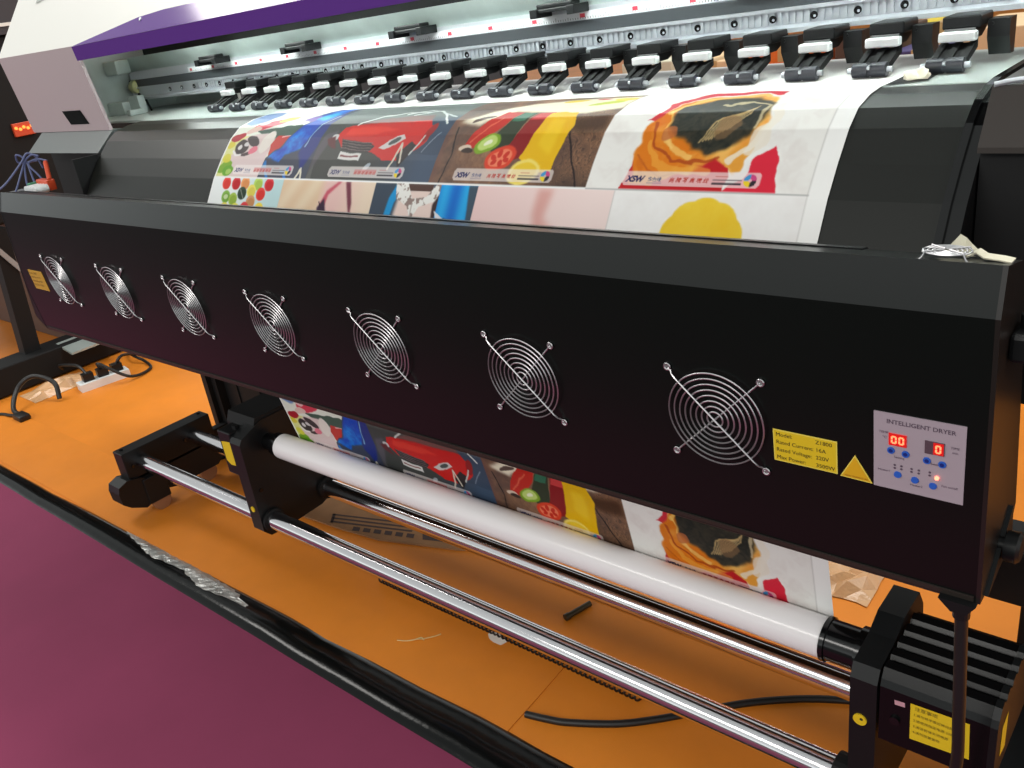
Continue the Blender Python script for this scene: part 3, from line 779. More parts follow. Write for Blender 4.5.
# ruler with tick marks
g = MB(); g.add([(-1.7, .4985, .3745), (.40, .4985, .3745), (.40, .4985, .387), (-1.7, .4985, .387)], [(0, 1, 2, 3)])
g.slot(1)
for k in range(420):
    x = -1.69 + k * .005
    h = .0062 if k % 10 == 0 else (.0045 if k % 5 == 0 else .003)
    g.add([(x, .4981, .3752), (x + .0009, .4981, .3752), (x + .0009, .4981, .3752 + h), (x, .4981, .3752 + h)], [(0, 1, 2, 3)])
g.slot(2)
for k in range(0, 21):
    x = -1.69 + k * .1
    g.add([(x, .4980, .3775), (x + .010, .4980, .3775), (x + .010, .4980, .3835), (x, .4980, .3835)], [(0, 1, 2, 3)])
obj('ruler', g, [mat('ruler_white', (226, 226, 230), .4), 'ink', mat('ruler_red', (206, 60, 80), .5)], beam, label='white ruler with red decimetre marks')
g = MB(); g.box(-2.0, .40, .492, .50, .3555, .3735, .001)
obj('rubber_band', g, mat('rubber_grey', (58, 62, 66), .5), beam)
g = MB(); g.box(-2.0, .40, .488, .60, .351, .3555); g.box(-2.0, .40, .4935, .60, .333, .351); g.prism_x([(.4935, .333), (.486, .329), (.486, .323), (.60, .323), (.60, .333)], -2.0, .40)
for k in range(205):
    x = -1.66 + k * .010
    g.box(x, x + .0045, .4905, .4936, .3345, .3495)
rail = obj('guide_rail', g, 'alu', beam, label='ribbed aluminium guide rail with dark screw holes')
g = MB(); x = .31
g.cyl((x, .4898, .342), (x, .4915, .342), .0052, 14); g.slot(1); g.cyl((x + .0012, .4890, .3410), (x + .0012, .4899, .3410), .0018, 8)
s0 = obj('rail_screw', g, ['black_gloss', 'alu'], rail)
for k in range(1, 37): copy_part(s0, rail, (-.0585 * k, 0, 0))
# cable clips hooked over the beam
def cable_clip(x):
    g = MB(); g.box(x - .042, x + .042, .462, .50, .393, .399, .0015); g.box(x - .045, x - .030, .458, .50, .386, .400, .001); g.box(x + .030, x + .045, .458, .50, .386, .400, .001); g.box(x - .036, x + .036, .466, .49, .399, .4065, .002)
    return obj('beam_clip', g, 'black_plastic', printer, at=(x, .48, .386))
c0 = cable_clip(-1.556 + .005)
for k in range(1, 6): copy_part(c0, printer, (.3448 * k, 0, 0))

LEVEL = 0.0
# pinch roller assemblies
PY = .385
def pinch(x):
    g = MB()
    g.box(x - .021, x + .021, .435, .49, .329, .3435, .002)          # block on the beam
    g.prism_x([(.432, .330), (.425, .322), (.440, .318), (.46, .318), (.49, .33)], x - .017, x + .017)
    g.prism_x([(.49, .335), (.462, .335), (.462, .315), (.475, .294), (.49, .294)], x + .022, x + .046)  # side lever housing
    g.cyl((x + .027, .4618, .330), (x + .027, .4600, .330), .0022, 8)
    a = obj('pinch_roller', g, 'black_plastic', printer, at=(x, .45, .30))
    g = MB(); g.box(x - .020, x + .021, .4175, .431, .3165, .3275, .002)
    obj('white_bar', g, 'white_plastic', a)
    g = MB()
    for sx in (-.016, .0, .016):
        g.prism_x([(.436, .318), (.398, .304), (.384, .297), (.384, .290), (.400, .296), (.436, .308)], x + sx - .0035, x + sx + .0035)
    g.prism_x([(.434, .314), (.398, .301), (.398, .297), (.434, .309)], x - .017, x + .017)
    obj('spring_arm', g, 'black_matt', a)
    g = MB(); g.lathe_x(PY, .2955, [(x - .021, .004), (x - .0205, .0085), (x - .002, .0085), (x - .002, .0075), (x + .002, .0075), (x + .002, .0085), (x + .0195, .0085), (x + .020, .004)], 18)
    g.slot(1); g.cyl((x - .0016, PY - .0072, .2985), (x + .0016, PY - .0072, .2985), .0022, 8); g.cyl((x - .027, PY, .2955), (x + .026, PY, .2955), .0035, 10)
    obj('roller', g, ['roller_dark', 'alu'], a, smooth=True)
    return a
p0 = pinch(.100)
for k in range(1, 19): copy_part(p0, printer, (-.0853 * k, 0, 0))
# stand
g = MB()
g.box(-1.98, -1.955, .43, .62, -.70, .02); g.box(-1.955, -1.50, .47, .50, -.66, .02); g.box(-1.955, -1.93, .445, .47, -.66, .02)
for x in (-1.86, -1.74, -1.62): g.box(x, x + .006, .466, .471, -.60, .02)
g.box(-1.96, -1.93, .3, .95, -.70, -.64, .004)
g.cyl((-1.945, .40, FLOOR), (-1.945, .40, -.70), .025, 16); g.cyl((-1.945, .9, FLOOR), (-1.945, .9, -.70), .025, 16)
obj('stand_leg', g, 'black_matt', printer)
g = MB(); g.box(.225, .40, .47, .62, -.70, .02, .004); g.cyl((.31, .55, FLOOR), (.31, .55, -.70), .03, 16)
obj('stand_leg', g, 'black_matt', printer)
g = MB(); g.box(-1.95, .60, .45, .54, -.475, -.385, .003)
obj('stand_crossbeam', g, 'black_plastic', printer)
g = MB(); g.tube(smooth_path([(-1.70, .40, -.02), (-1.67, .40, -.2), (-1.64, .41, -.36), (-1.62, .43, -.47)]), .0025)
obj('stand_cable', g, 'alu', printer, smooth=True)

# ------------------------------------------------------------------ dryer unit
def slant_left(mb):
    """the far left end of the box leans inwards towards its top and has a clipped bottom corner"""
    def f(v):
        x, y, z = v
        if x < -1.80: x += max(0, (z + .12)) * .33 + max(0, (-.125 - z)) * 1.4
        return (x, y, z)
    mb.v = [f(v) for v in mb.v]
    return mb
dryer = thing('dryer_unit', 'long black dryer box with seven chrome fan guards across the printer front', 'dryer', (-.8, .05, -.151))
DX0, DX1 = -1.862, .264
FP = [(.0123, -.15), (-.0123, .15), (-.003, .1925), (.047, .1815), (.060, .174), (.084, .09), (.127, -.10), (.112, -.128), (.064, -.136), (.030, -.15)]
FPB = []
for (ya, za), (yb, zb) in zip(FP, FP[1:] + FP[:1]):
    n_ = max(1, int(abs(zb - za) / .03)); FPB += [(ya + (yb - ya) * i / n_, za + (zb - za) * i / n_) for i in range(n_)]
g = MB(); g.prism_x(FPB, DX0 + .004, DX1 - .004); slant_left(g)
body = obj('dryer_body', g, 'black', dryer)
for xa, xb in ((DX0, DX0 + .004), (DX1 - .004, DX1)):
    g = MB(); g.prism_x([(y - .0004, z) if i < 12 else (y, z) for i, (y, z) in enumerate(FPB)], xa, xb); slant_left(g)
    obj('end_plate', g, 'black_plastic' if xa < -1 else mat('end_plate_black', (30, 24, 21), .3, spec=.6), dryer)
g = MB(); g.prism_x([(.0100, -.1435), (.0098, -.1425), (.0119, -.1425), (.0200, -.1515), (.0134, -.1525)], DX0 + .04, DX1 - .006)
obj('bottom_lip', g, 'lip', dryer, label='brownish lower lip')
g = MB(); g.prism_x([(.038, .1834), (.038, .1850), (.0515, .1822), (.0515, .1790)], DX0 + .10, .135)
obj('top_rail', g, 'black_plastic', dryer)

def fan_guard(x):
    g = MB(); out0 = .0062
    for k in range(8):
        r = .0553 - k * .0066
        n = 64 if r > .02 else 32
        g.tube([front(x + r * math.cos(2 * PI * i / n), r * math.sin(2 * PI * i / n), out0 - .0016) for i in range(n)], .00095, 6, True)
    h = .0525
    for sgn in (1, -1):
        pts = []
        a = .048
        pts.append(front(x - h, sgn * h, .002)); pts.append(front(x - h + .003, sgn * (h - .003), .002))
        oo = out0 if sgn == 1 else out0 - .0036
        pts.append(front(x - a + .001, sgn * (a - .001), oo - .001)); pts.append(front(x - a + .006, sgn * (a - .006), oo))
        pts.append(front(x + a - .006, sgn * (-a + .006), oo)); pts.append(front(x + a - .001, sgn * (-a + .001), oo - .001))
        pts.append(front(x + h - .003, sgn * (-h + .003), .002)); pts.append(front(x + h, sgn * -h, .002))
        g.tube(pts, .0011, 6)
    for sx in (-1, 1):
        for sz in (-1, 1):
            cx, cz = x + sx * (h + .001), sz * (h + .001)
            g.tube([front(cx + .0036 * math.cos(2 * PI * i / 14), cz + .0036 * math.sin(2 * PI * i / 14), .002) for i in range(14)], .0011, 6, True)
            g.cyl(front(cx, cz, 0), front(cx, cz, .0018), .0026, 10)
    return obj('fan_guard', g, 'wire', dryer, at=front(x, 0), smooth=True)
FS = .26690
f0 = fan_guard(0)
for k in range(1, 7): copy_part(f0, dryer, (-FS * k, 0, 0))

def plate(x0, x1, z0, z1, out0, out1):
    g = MB()
    v = [front(x, z, o) for x in (x0, x1) for z in (z0, z1) for o in (out0, out1)]
    return g.add(v, [(0, 1, 3, 2), (4, 6, 7, 5), (0, 4, 5, 1), (2, 3, 7, 6), (0, 2, 6, 4), (1, 5, 7, 3)])
# rating label
lab = obj('rating_label', plate(.0632, .1292, -.0362, .0016, .0001, .0008).slot(1).add([front(a, b, .0010) for a, b in ((.0644, -.0350), (.1280, -.0350), (.1280, .0004), (.0644, .0004))], [(0, 1, 2, 3)]), ['yellow_light', 'yellow'], dryer, label='yellow rating label')
g = MB()
for k, (a, b) in enumerate((('Model:', 'Z1800'), ('Rated Current:', '16A'), ('Rated Voltage:', '220V'), ('Max Power:', '3500W'))):
    z = -.0058 - k * .0091
    put_text(g, a, .0064, .0662, z, .0013); put_text(g, b, .0064, .1075, z, .0013)
obj('lettering', g, 'ink', lab)
# warning triangle
def tri(pts, o): return [front(a, b, o) for a, b in pts]
T3 = [(.1318, -.0372), (.1632, -.0380), (.1464, -.0095)]
g = MB(); g.add(tri(T3, .0008), [(0, 1, 2)]); g.add(tri(T3, .0001), [(0, 2, 1)])
T3b = [(.1335, -.0362), (.1614, -.0369), (.1464, -.0118)]
g.slot(1); g.add(tri(T3b, .0010), [(0, 1, 2)])
wt = obj('warning_triangle', g, ['yellow_light', mat('triangle_amber', (224, 168, 24), .5)], dryer, label='yellow warning triangle')
g = MB(); put_text(g, 'HIGH TEMPERATURE', .0024, .1366, -.0352, .0013)
obj('lettering', g, mat('ink_brown', (130, 60, 20), .6), wt)
# little yellow label far left
lab2 = obj('small_label', plate(-1.772, -1.697, -.037, .011, .0001, .0009), mat('label_ochre', (200, 150, 50), .5), dryer, label='small ochre label at the far end')
g = MB()
for k in range(4): put_text(g, ('Model:  Z1800', 'Rated Current: 16A', 'Rated Voltage: 220V', 'Max Power: 3500W')[k], .0065, -1.768, .001 - k * .0095, .0013)
obj('lettering', g, mat('ink_ochre', (120, 80, 30), .6), lab2)
# control panel
PX0, PX1, PZ0, PZ1 = .1645, .2440, -.0385, .0452
cp = obj('control_panel', plate(PX0, PX1, PZ0, PZ1, .0001, .0012), 'panel', dryer, label='grey control panel with red displays and blue buttons')
W_, H_ = PX1 - PX0, PZ1 - PZ0
def pu(u, v): return PX0 + u * W_, PZ1 - v * H_
g = MB()
x, z = pu(.145, .128); put_text(g, 'INTELLIGENT DRYER', .0064, x, z, .0016, bold=.00008)
for s, u, v, sz in (('TEMP', .06, .265, .0036), ('℃', .10, .330, .0036), ('Setting', .235, .565, .0034), ('Setting', .64, .555, .0034), ('TIME', .845, .305, .0036), ('min', .865, .360, .0034), ('Heater1', .05, .770, .0034), ('Heater2', .42, .890, .0034), ('Fan on/off', .765, .815, .0034)):
    x, z = pu(u, v); put_text(g, s, sz, x, z, .0016)
for u, v in ((.245, .70), (.32, .70), (.435, .705), (.515, .705), (.635, .70)):
    for k in range(2):
        x, z = pu(u, v - k * .04); g.add([front(x + .0012 * math.cos(i * PI / 4), z + .0012 * math.sin(i * PI / 4), .0016) for i in range(8)], [tuple(range(8))])
obj('lettering', g, mat('panel_ink', (86, 70, 86), .6), cp)
def seven_seg(mb, x, z, w, h, o):
    t = .0016
    def seg(a, b, c, d): mb.add([front(x + a, z + c, o), front(x + b, z + c, o), front(x + b, z + d, o), front(x + a, z + d, o)], [(0, 1, 2, 3)])
    seg(t * .6, w - t * .6, 0, t); seg(t * .6, w - t * .6, h - t, h)
    for a in (0, w - t): seg(a, a + t, t * .6, h / 2 - .0003); seg(a, a + t, h / 2 + .0003, h - t * .6)
x, z = pu(.175, .40); d1 = obj('display', plate(x, x + .0158, z, z + .0128, .0012, .0024), 'led_bg', cp, label='lit red display')
g = MB(); seven_seg(g, x + .0022, z + .0022, .0052, .0085, .0027); seven_seg(g, x + .0088, z + .0022, .0052, .0085, .0027)
obj('digits', g, 'led_on', d1)
x, z = pu(.575, .415); d2 = obj('display', plate(x, x + .0165, z, z + .0135, .0012, .0024).slot(1).add([front(x + a, z + b, .0025) for a, b in ((.0072, .0004), (.0161, .0004), (.0161, .0131), (.0072, .0131))], [(0, 1, 2, 3)]), ['led_off', 'led_bg'], cp, label='half-lit red display')
g = MB(); seven_seg(g, x + .0090, z + .0022, .0052, .0088, .0028)
obj('digits', g, 'led_on', d2)
for (u, v), m_ in zip(((.20, .475), (.365, .488), (.60, .512), (.765, .525), (.28, .782), (.475, .805), (.675, .830)), ('button_dark',) * 4 + ('button',) * 3):
    x, z = pu(u, v); g = MB(); g.cyl(front(x, z, .0008), front(x, z, .0024), .0037, 20, .0033)
    if m_ == 'button_dark': g.slot(1).cyl(front(x, z, .0022), front(x, z, .0027), .0019, 14)
    obj('button', g, ['button', 'button_dark'], cp, smooth=True)
x, z = pu(.715, .712); g = MB(); g.cyl(front(x, z, .001), front(x, z, .0028), .0019, 12)
obj('indicator_lamp', g, 'lamp_red', cp, label='lit red indicator')
# end fittings
g = MB(); g.lathe_x(.068, -.114, [(.263, .008), (.270, .008), (.270, .015), (.281, .016), (.284, .013)], 24); g.prism_x([(.022, -.146), (.095, -.085), (.105, -.128), (.06, -.137)], .264, .268)
obj('clamp_knob', g, 'black_plastic', dryer, smooth=True)
g = MB(); g.box(.264, .282, .022, .066, .098, .124, .004); g.cyl((.274, .045, .12), (.274, .045, .136), .007, 14)
obj('hinge_block', g, 'black_plastic', dryer)
g = MB(); g.prism_y([(.228, -.150), (.262, -.150), (.254, -.162), (.240, -.162)], .004, .03); g.cyl((.248, .014, -.172), (.248, .014, -.158), .008, 14)
obj('cable_gland', g, 'black_plastic', dryer)
g = MB(); g.tube(smooth_path([(.248, .014, -.165), (.251, .012, -.22), (.255, .010, -.30), (.256, .014, -.36), (.250, .02, -.43), (.245, .03, -.52), (.24, .03, -.63), (.26, .02, -.72), (.34, .0, FLOOR + .004), (.8, -.0, FLOOR + .004)]), .0062, 10)
obj('power_cord', g, 'cable', dryer, smooth=True)

# ------------------------------------------------------------------ take-up unit
take = thing('take_up_unit', 'black take-up stand with two long chrome rods below the dryer', 'take-up stand', (-.8, .18, FLOOR))
RZ, RY1, RY2, RR = -.583, .124, .284, .0213
for y in (RY1, RY2):
    g = MB(); g.lathe_x(y, RZ, [(-1.865, RR - .001), (-1.864, RR), (.26, RR), (.261, RR - .001)], 48)
    obj('chrome_rod', g, 'chrome', take, smooth=True)
def foot(x, s, fz):
    """foot bar at x; s = +1: rods leave it towards +x"""
    g = MB(); g.box(min(x, x + s * .05), max(x, x + s * .05), .074, .345, -.628, -.541, .002)
    xa = x + s * .044
    g.prism_x([(.08, -.62), (.10, -.672), (.19, -.70), (.33, -.70), (.372, -.665), (.36, -.62)], min(xa, xa + s * .006), max(xa, xa + s * .006))
    f = obj('foot_bar', g, 'black_plastic', take, label='black foot bar')
    g = MB()
    xc = x + s * .03
    g.prism_x([(.030, -.640), (.036, -.622), (.062, -.612), (.10, -.622), (.13, -.64), (.13, -.70), (.09, -.712), (.05, -.690), (.032, -.672)], xc - .03, xc + .03)
    g.box(xc - .033, xc + .008, .10, .175, -.715, -.63, .004); g.box(xc + .008, xc + .034, .10, .165, -.708, -.63, .003)
    obj('castor_fork', g, 'black_plastic', f)
    g = MB(); g.lathe_x(.136, fz + .026, [(xc + s * .022 - .010, .018), (xc + s * .022 - .009, .026), (xc + s * .022 + .009, .026), (xc + s * .022 + .010, .018)], 28)
    obj('castor_wheel', g, 'castor', f, smooth=True)
    g = MB(); g.lathe_x(.30, fz + .026, [(xc - .010, .018), (xc - .009, .026), (xc + .009, .026), (xc + .010, .018)], 28)
    obj('castor_wheel', g, 'castor', f, smooth=True)
    for y in (.09, .33):
        g = MB(); g.cyl((x + s * .02, y, -.5415), (x + s * .02, y, -.5385), .005, 10); obj('bolt', g, 'black_gloss', f)
    for y in (RY1, RY2):
        g = MB(); g.cyl((x + s * .05, y - .03, RZ), (x + s * .055, y - .03, RZ), .005, 10); obj('bolt', g, 'black_gloss', f)
foot(-1.880, 1, FLOOR)
foot(.310, -1, FLOOR)

# left bearing plate and box
LP = [(.094, -.600), (.096, -.378), (.104, -.366), (.16, -.344), (.255, -.344), (.30, -.37), (.31, -.60), (.26, -.618), (.15, -.622), (.11, -.618)]
g = MB(); g.prism_x(LP, -1.262, -1.222)
lp = obj('bearing_plate', g, 'black_plastic', take)
g = MB(); g.cyl((-1.242, .0945, -.545), (-1.242, .0925, -.545), .007, 16)
obj('sticker', g, 'yellow', lp, label='tiny round yellow sticker')
for y, z in ((.115, -.50), (.27, -.50), (.20, -.46)):
    g = MB(); g.cyl((-1.222, y, z), (-1.2195, y, z), .005, 10); obj('bolt', g, 'black_gloss', lp)
for y in (RY1, RY2):
    g = MB(); g.lathe_x(y, RZ, [(-1.222, .028), (-1.214, .028), (-1.212, .0225)], 24); obj('rod_clamp', g, 'black_matt', lp)
g = MB(); g.lathe_x(TUBE_Y, TUBE_Z, [(-1.222, .020), (-1.190, .020), (-1.190, .0265), (-1.168, .0265), (-1.167, .022)], 32)
obj('tube_hub', g, 'black_gloss', take, smooth=True)
g = MB(); g.box(-1.312, -1.262, .100, .250, -.468, -.358, .003)
bx = obj('sensor_box', g, 'black_plastic', take)
g = MB(); g.add([(-1.304, .0994, -.385), (-1.266, .0994, -.380), (-1.266, .0994, -.440), (-1.290, .0994, -.443), (-1.304, .0994, -.434)], [(0, 1, 2, 3, 4)])
obj('label', g, 'yellow', bx, label='yellow label')
g = MB(); g.prism_x([(.14, -.358), (.15, -.335), (.26, -.335), (.27, -.42), (.14, -.42)], -1.33, -1.225); g.box(-1.278, -1.264, .12, .13, -.358, -.350)
obj('bracket', g, 'black_matt', bx)

# right drive plate and motor
RP = [(.102, -.610), (.102, -.386), (.112, -.368), (.165, -.362), (.195, -.348), (.255, -.348), (.275, -.38), (.30, -.60), (.26, -.62), (.12, -.62)]
g = MB(); g.prism_x(RP, .110, .143)
dp = obj('drive_plate', g, 'black_plastic', take)
g = MB(); g.cyl((.124, .1022, -.449), (.124, .1000, -.449), .0085, 20); g.slot(1); g.cyl((.126, .1002, -.447), (.126, .0995, -.447), .002, 8)
obj('sticker', g, ['yellow', 'ink'], dp, label='round yellow sticker')
for y in (RY1, RY2):
    g = MB(); g.lathe_x(y, RZ, [(.085, .024), (.087, .029), (.110, .029)], 24); obj('rod_clamp', g, 'black_matt', dp)
g = MB(); g.lathe_x(TUBE_Y, TUBE_Z, [(.0525, .025), (.0535, .0310), (.0595, .0310), (.0605, .0285), (.098, .0285), (.099, .033), (.110, .033)], 40)
obj('tube_hub', g, 'black_gloss', take, smooth=True)
# ridged motor casing
top = [(.104, -.470), (.104, -.385), (.108, -.376)]
for k in range(5):
    y0 = .112 + k * .024
    top += [(y0, -.370 + .0012 * k), (y0 + .004, -.364 + .0012 * k), (y0 + .015, -.362 + .0012 * k), (y0 + .019, -.367 + .0012 * k)]
top += [(.245, -.372), (.252, -.47)]
g = MB(); g.prism_x(top, .146, .268)
mt = obj('motor_casing', g, mat('casing_black', (11, 11, 12), .24, spec=.28), take, label='ridged black motor casing')
g = MB(); g.prism_x([(y + (.178 - y) * -.02, z + (-.41 - z) * -.02) for y, z in top], .268, .276)
obj('casing_end', g, 'black_plastic', mt)
def lp_pt(x, z): return (x, .1034, z)
g = MB(); g.add([lp_pt(*a) for a in ((.182, -.394), (.247, -.392), (.2495, -.446), (.183, -.450))], [(0, 1, 2, 3)])
yl = obj('label', g, 'yellow', mt, label='yellow instruction label')
g = MB()
pl = lambda a, b: (a, .1028, b)
put_text(g, '注意事项', .0065, .187, -.4015, 0, plane=pl)
for k, s in enumerate(('1.请勿将手靠近转动部位', '2.请使用指定电源 220V', '3.清洁前请关闭电源', '4.请勿放置重物')): put_text(g, s, .0046, .186, -.4105 - k * .0092, 0, plane=pl)
obj('lettering', g, mat('ink_olive', (112, 96, 24), .6), yl)
g = MB(); g.add([lp_pt(*a) for a in ((.1635, -.398), (.1755, -.397), (.176, -.404), (.164, -.405))], [(0, 1, 2, 3)])
obj('label', g, 'pink', mt, label='tiny pink label')
g = MB(); g.add([(.2765, y, z) for y, z in ((.125, -.40), (.150, -.395), (.150, -.45), (.125, -.445))], [(0, 1, 2, 3)])
obj('label', g, 'yellow', mt, label='yellow label on the end')
g = MB(); g.cyl((.165, .1040, -.430), (.165, .1005, -.430), .006, 14)
obj('switch_knob', g, 'black_gloss', mt, smooth=True)

# ------------------------------------------------------------------ odds and ends on the dryer
# spare wire guard lying on the dryer's right end
gd = MB(); cx, cy, cz = .214, .013, .1945
for k in range(5):
    r = .0165 - k * .0032
    gd.tube([(cx + r * 1.15 * math.cos(2 * PI * i / 36), cy + r * math.sin(2 * PI * i / 36) * .85, cz + .002) for i in range(36)], .0007, 6, True)
for a in (PI / 4, 3 * PI / 4, 5 * PI / 4, 7 * PI / 4):
    ca, sa = math.cos(a), math.sin(a) * .75
    gd.tube([(cx + ca * .003, cy + sa * .003, cz + .003), (cx + ca * .021, cy + sa * .018, cz + .003), (cx + ca * .024, cy + sa * .020, cz - .002), (cx + ca * .027, cy + sa * .022, cz - .0038)], .0009, 6)
    gd.tube([(cx + ca * .029 + .0026 * math.cos(2 * PI * i / 12), cy + sa * .023 + .0022 * math.sin(2 * PI * i / 12), cz - .004) for i in range(12)], .0009, 6, True)
tag(obj('wire_guard', gd, 'wire', smooth=True), 'loose chrome wire guard lying on top at the right end of the dryer', 'wire guard')
g = MB()
vs = [(.203, .026, .1885), (.222, .030, .1870), (.238, .036, .1858), (.209, .036, .193), (.217, .038, .2035), (.222, .038, .2005), (.226, .040, .195)]
g.add(vs, [(0, 1, 3), (1, 4, 3), (1, 5, 4), (1, 6, 5), (1, 2, 6)])
o = obj('paper_scrap', g, 'cream'); md = o.modifiers.new('thickness', 'SOLIDIFY'); md.thickness = .0008
tag(o, 'folded cream paper scrap standing on the wire guard', 'paper scrap')
g = MB(); pts = [(.226, .028, .1885), (.234, .025, .1940), (.241, .022, .1910), (.254, .020, .1905), (.262, .019, .1895)]
vs = []
for (x, y, z) in pts: vs += [(x, y - .005, z), (x + .001, y + .005, z + .001)]
g.add(vs, [(2 * i, 2 * i + 2, 2 * i + 3, 2 * i + 1) for i in range(len(pts) - 1)])
o = obj('paper_strip', g, 'cream'); md = o.modifiers.new('thickness', 'SOLIDIFY'); md.thickness = .0012
tag(o, 'flat cream paper strip lying across the right end of the dryer top', 'paper strip')
# crumpled tissue on the platen
g = MB()
import bmesh
bm = bmesh.new(); bmesh.ops.create_icosphere(bm, subdivisions=3, radius=1)
for v in bm.verts:
    k = 1 + .28 * math.sin(v.co.x * 5 + v.co.y * 3) + .2 * math.sin(v.co.y * 7 - v.co.z * 4)
    v.co = Vector((v.co.x * .013 * k + .081, v.co.y * .011 * k + .352, max(v.co.z * .007 * k, -.003) + .2905))
bm.verts.index_update()
g.add([v.co[:] for v in bm.verts], [[v.index for v in f.verts] for f in bm.faces]); bm.free()
tag(obj('tissue', g, mat('tissue_white', (235, 228, 205), .8), smooth=True), 'crumpled white tissue lying on the platen right of the banner', 'tissue')
g = MB(); g.add([(.056, .314, .2874), (.096, .335, .2874), (.090, .440, .2874), (.056, .42, .2874)], [(0, 1, 2, 3)])
g2 = obj('platen_slot', g, 'black_matt', printer, label='dark slot beside the media')
# left-hand bundle
bun = thing('cable_bundle', 'tangle of thin blue-grey cables above the far left end of the dryer', 'cables', (-1.93, .12, .16))
for k, pts in enumerate((
    [(-1.99, .06, .165), (-1.97, .09, .185), (-1.945, .13, .225), (-1.94, .15, .245), (-1.93, .165, .232), (-1.93, .172, .205)],
    [(-1.96, .10, .160), (-1.95, .12, .195), (-1.945, .14, .232), (-1.955, .13, .245), (-1.965, .135, .225), (-1.93, .165, .225)],
    [(-1.93, .12, .160), (-1.945, .13, .19), (-1.945, .14, .225), (-1.93, .155, .24), (-1.915, .165, .236)],
    [(-1.90, .13, .160), (-1.93, .14, .19), (-1.945, .145, .222), (-1.95, .14, .24)],
    [(-1.88, .15, .163), (-1.915, .15, .192), (-1.94, .145, .22), (-1.93, .165, .228), (-1.90, .175, .222)])):
    g = MB(); g.tube(smooth_path(pts), .0024, 8)
    obj('cable', g, 'cable_blue', bun, smooth=True)
g = MB(); g.box(-1.99, -1.87, .085, .13, .150, .162, .002)
obj('cable_tray', g, mat('tray_grey', (110, 112, 116), .5), bun)
con = thing('wire_connector', 'red and white clamp lying at the far left end of the dryer beside blue-grey cables', 'clamp', (-1.85, .12, .16))
g = MB()
for k in range(4): g.cyl((-1.885 + k * .016, .098, .168), (-1.885 + k * .016, .130, .168), .0095, 14)
obj('terminal', g, 'white_plastic', con, smooth=True, label='white ribbed terminals')
g = MB(); g.box(-1.895, -1.83, .130, .150, .160, .186, .003)
obj('clamp_body', g, 'red_plastic', con)
g = MB(); g.cyl((-1.835, .14, .185), (-1.862, .155, .222), .0055, 12); g.cyl((-1.862, .155, .222), (-1.864, .156, .225), .0045, 12)
obj('lever', g, 'red_plastic', con, smooth=True)
g = MB(); g.box(-1.915, -1.897, .115, .14, .158, .180, .002)
obj('plug', g, 'green_conn', con, label='green plug')

# ------------------------------------------------------------------ floor clutter
g = MB(); g.prism_z([(-1.430, .303), (-1.262, .315), (-1.133, .330), (-.93, .395), (-.70, .50), (-.72, .95), (-1.45, .95), (-1.442, .397)], FLOOR, FLOOR + .004)
ct = obj('flat_carton', g, 'carton')
tag(ct, 'flattened brown carton lying on the floor under the rods', 'carton')
g = MB()
z = FLOOR + .0046
def quad(a, b, c, d): g.add([(*a, z), (*b, z), (*c, z), (*d, z)], [(0, 1, 2, 3)])
for k in range(3): quad((-1.335 + k * .012, .352 - k * .012), (-1.105 + k * .012, .425 - k * .012), (-1.105 + k * .012 + .002, .419 - k * .012), (-1.335 + k * .012 + .002, .346 - k * .012))
quad((-1.335, .352), (-1.327, .355), (-1.300, .323), (-1.308, .320))
for k in range(6): quad((-1.235 + k * .03, .338 + k * .0095), (-1.215 + k * .03, .344 + k * .0095), (-1.205 + k * .03, .330 + k * .0095), (-1.225 + k * .03, .324 + k * .0095))
quad((-1.05, .405), (-.99, .425), (-.97, .405), (-1.03, .385))
obj('carton_print', g, mat('carton_ink', (70, 52, 48), .8), ct)
# spiral comb lying below the front rod
g = MB(); n = 900; x0, x1 = -1.0, -.30
g.tube([(x0 + (x1 - x0) * i / n, .222 + .010 * math.cos(2 * PI * i / 14), FLOOR + .0105 + .0095 * math.sin(2 * PI * i / 14)) for i in range(n + 1)], .0022, 5)
tag(obj('spiral_cable', g, 'cable', smooth=True), 'thin black coiled cable on the floor under the front chrome rod', 'cable')
g = MB(); g.tube(smooth_path([(-.458, .083, FLOOR + .003), (-.42, .093, FLOOR + .004), (-.38, .108, FLOOR + .004), (-.305, .152, FLOOR + .004), (-.25, .20, FLOOR + .004), (-.202, .25, FLOOR + .004), (-.125, .325, FLOOR + .004), (-.03, .39, FLOOR + .004), (.08, .43, FLOOR + .004), (.3, .46, FLOOR + .004)]), .0065, 10)
tag(obj('floor_cable', g, 'cable', smooth=True), 'thick black cable curving across the orange floor under the rods', 'cable')
g = MB(); g.cyl((-.55, .335, FLOOR + .006), (-.534, .392, FLOOR + .006), .006, 12); g.cyl((-.552, .328, FLOOR + .006), (-.549, .338, FLOOR + .006), .0075, 12)
tag(obj('metal_pin', g, mat('pin_dark', (72, 62, 44), .4, metal=.5), smooth=True), 'short dark metal pin lying on the orange floor between the rods', 'pin')
g = MB(); g.tube(smooth_path([(-.815, .098, FLOOR + .002), (-.795, .108, FLOOR + .002), (-.778, .122, FLOOR + .004), (-.770, .130, FLOOR + .002), (-.755, .148, FLOOR + .002), (-.748, .160, FLOOR + .002)]), .0013, 6); g.tube(smooth_path([(-.786, .116, FLOOR + .002), (-.776, .130, FLOOR + .003), (-.766, .128, FLOOR + .002)]), .0013, 6)
tag(obj('twist_tie', g, mat('tie_straw', (206, 178, 120), .5), smooth=True), 'thin straw-coloured twisted tie on the orange floor near the ridge', 'tie')
g = MB(); g.add([(-.665, .208, FLOOR + .001), (-.645, .200, FLOOR + .002), (-.620, .196, FLOOR + .001), (-.612, .212, FLOOR + .004), (-.640, .222, FLOOR + .005), (-.660, .220, FLOOR + .003)], [(0, 1, 4, 5), (1, 2, 3, 4)])
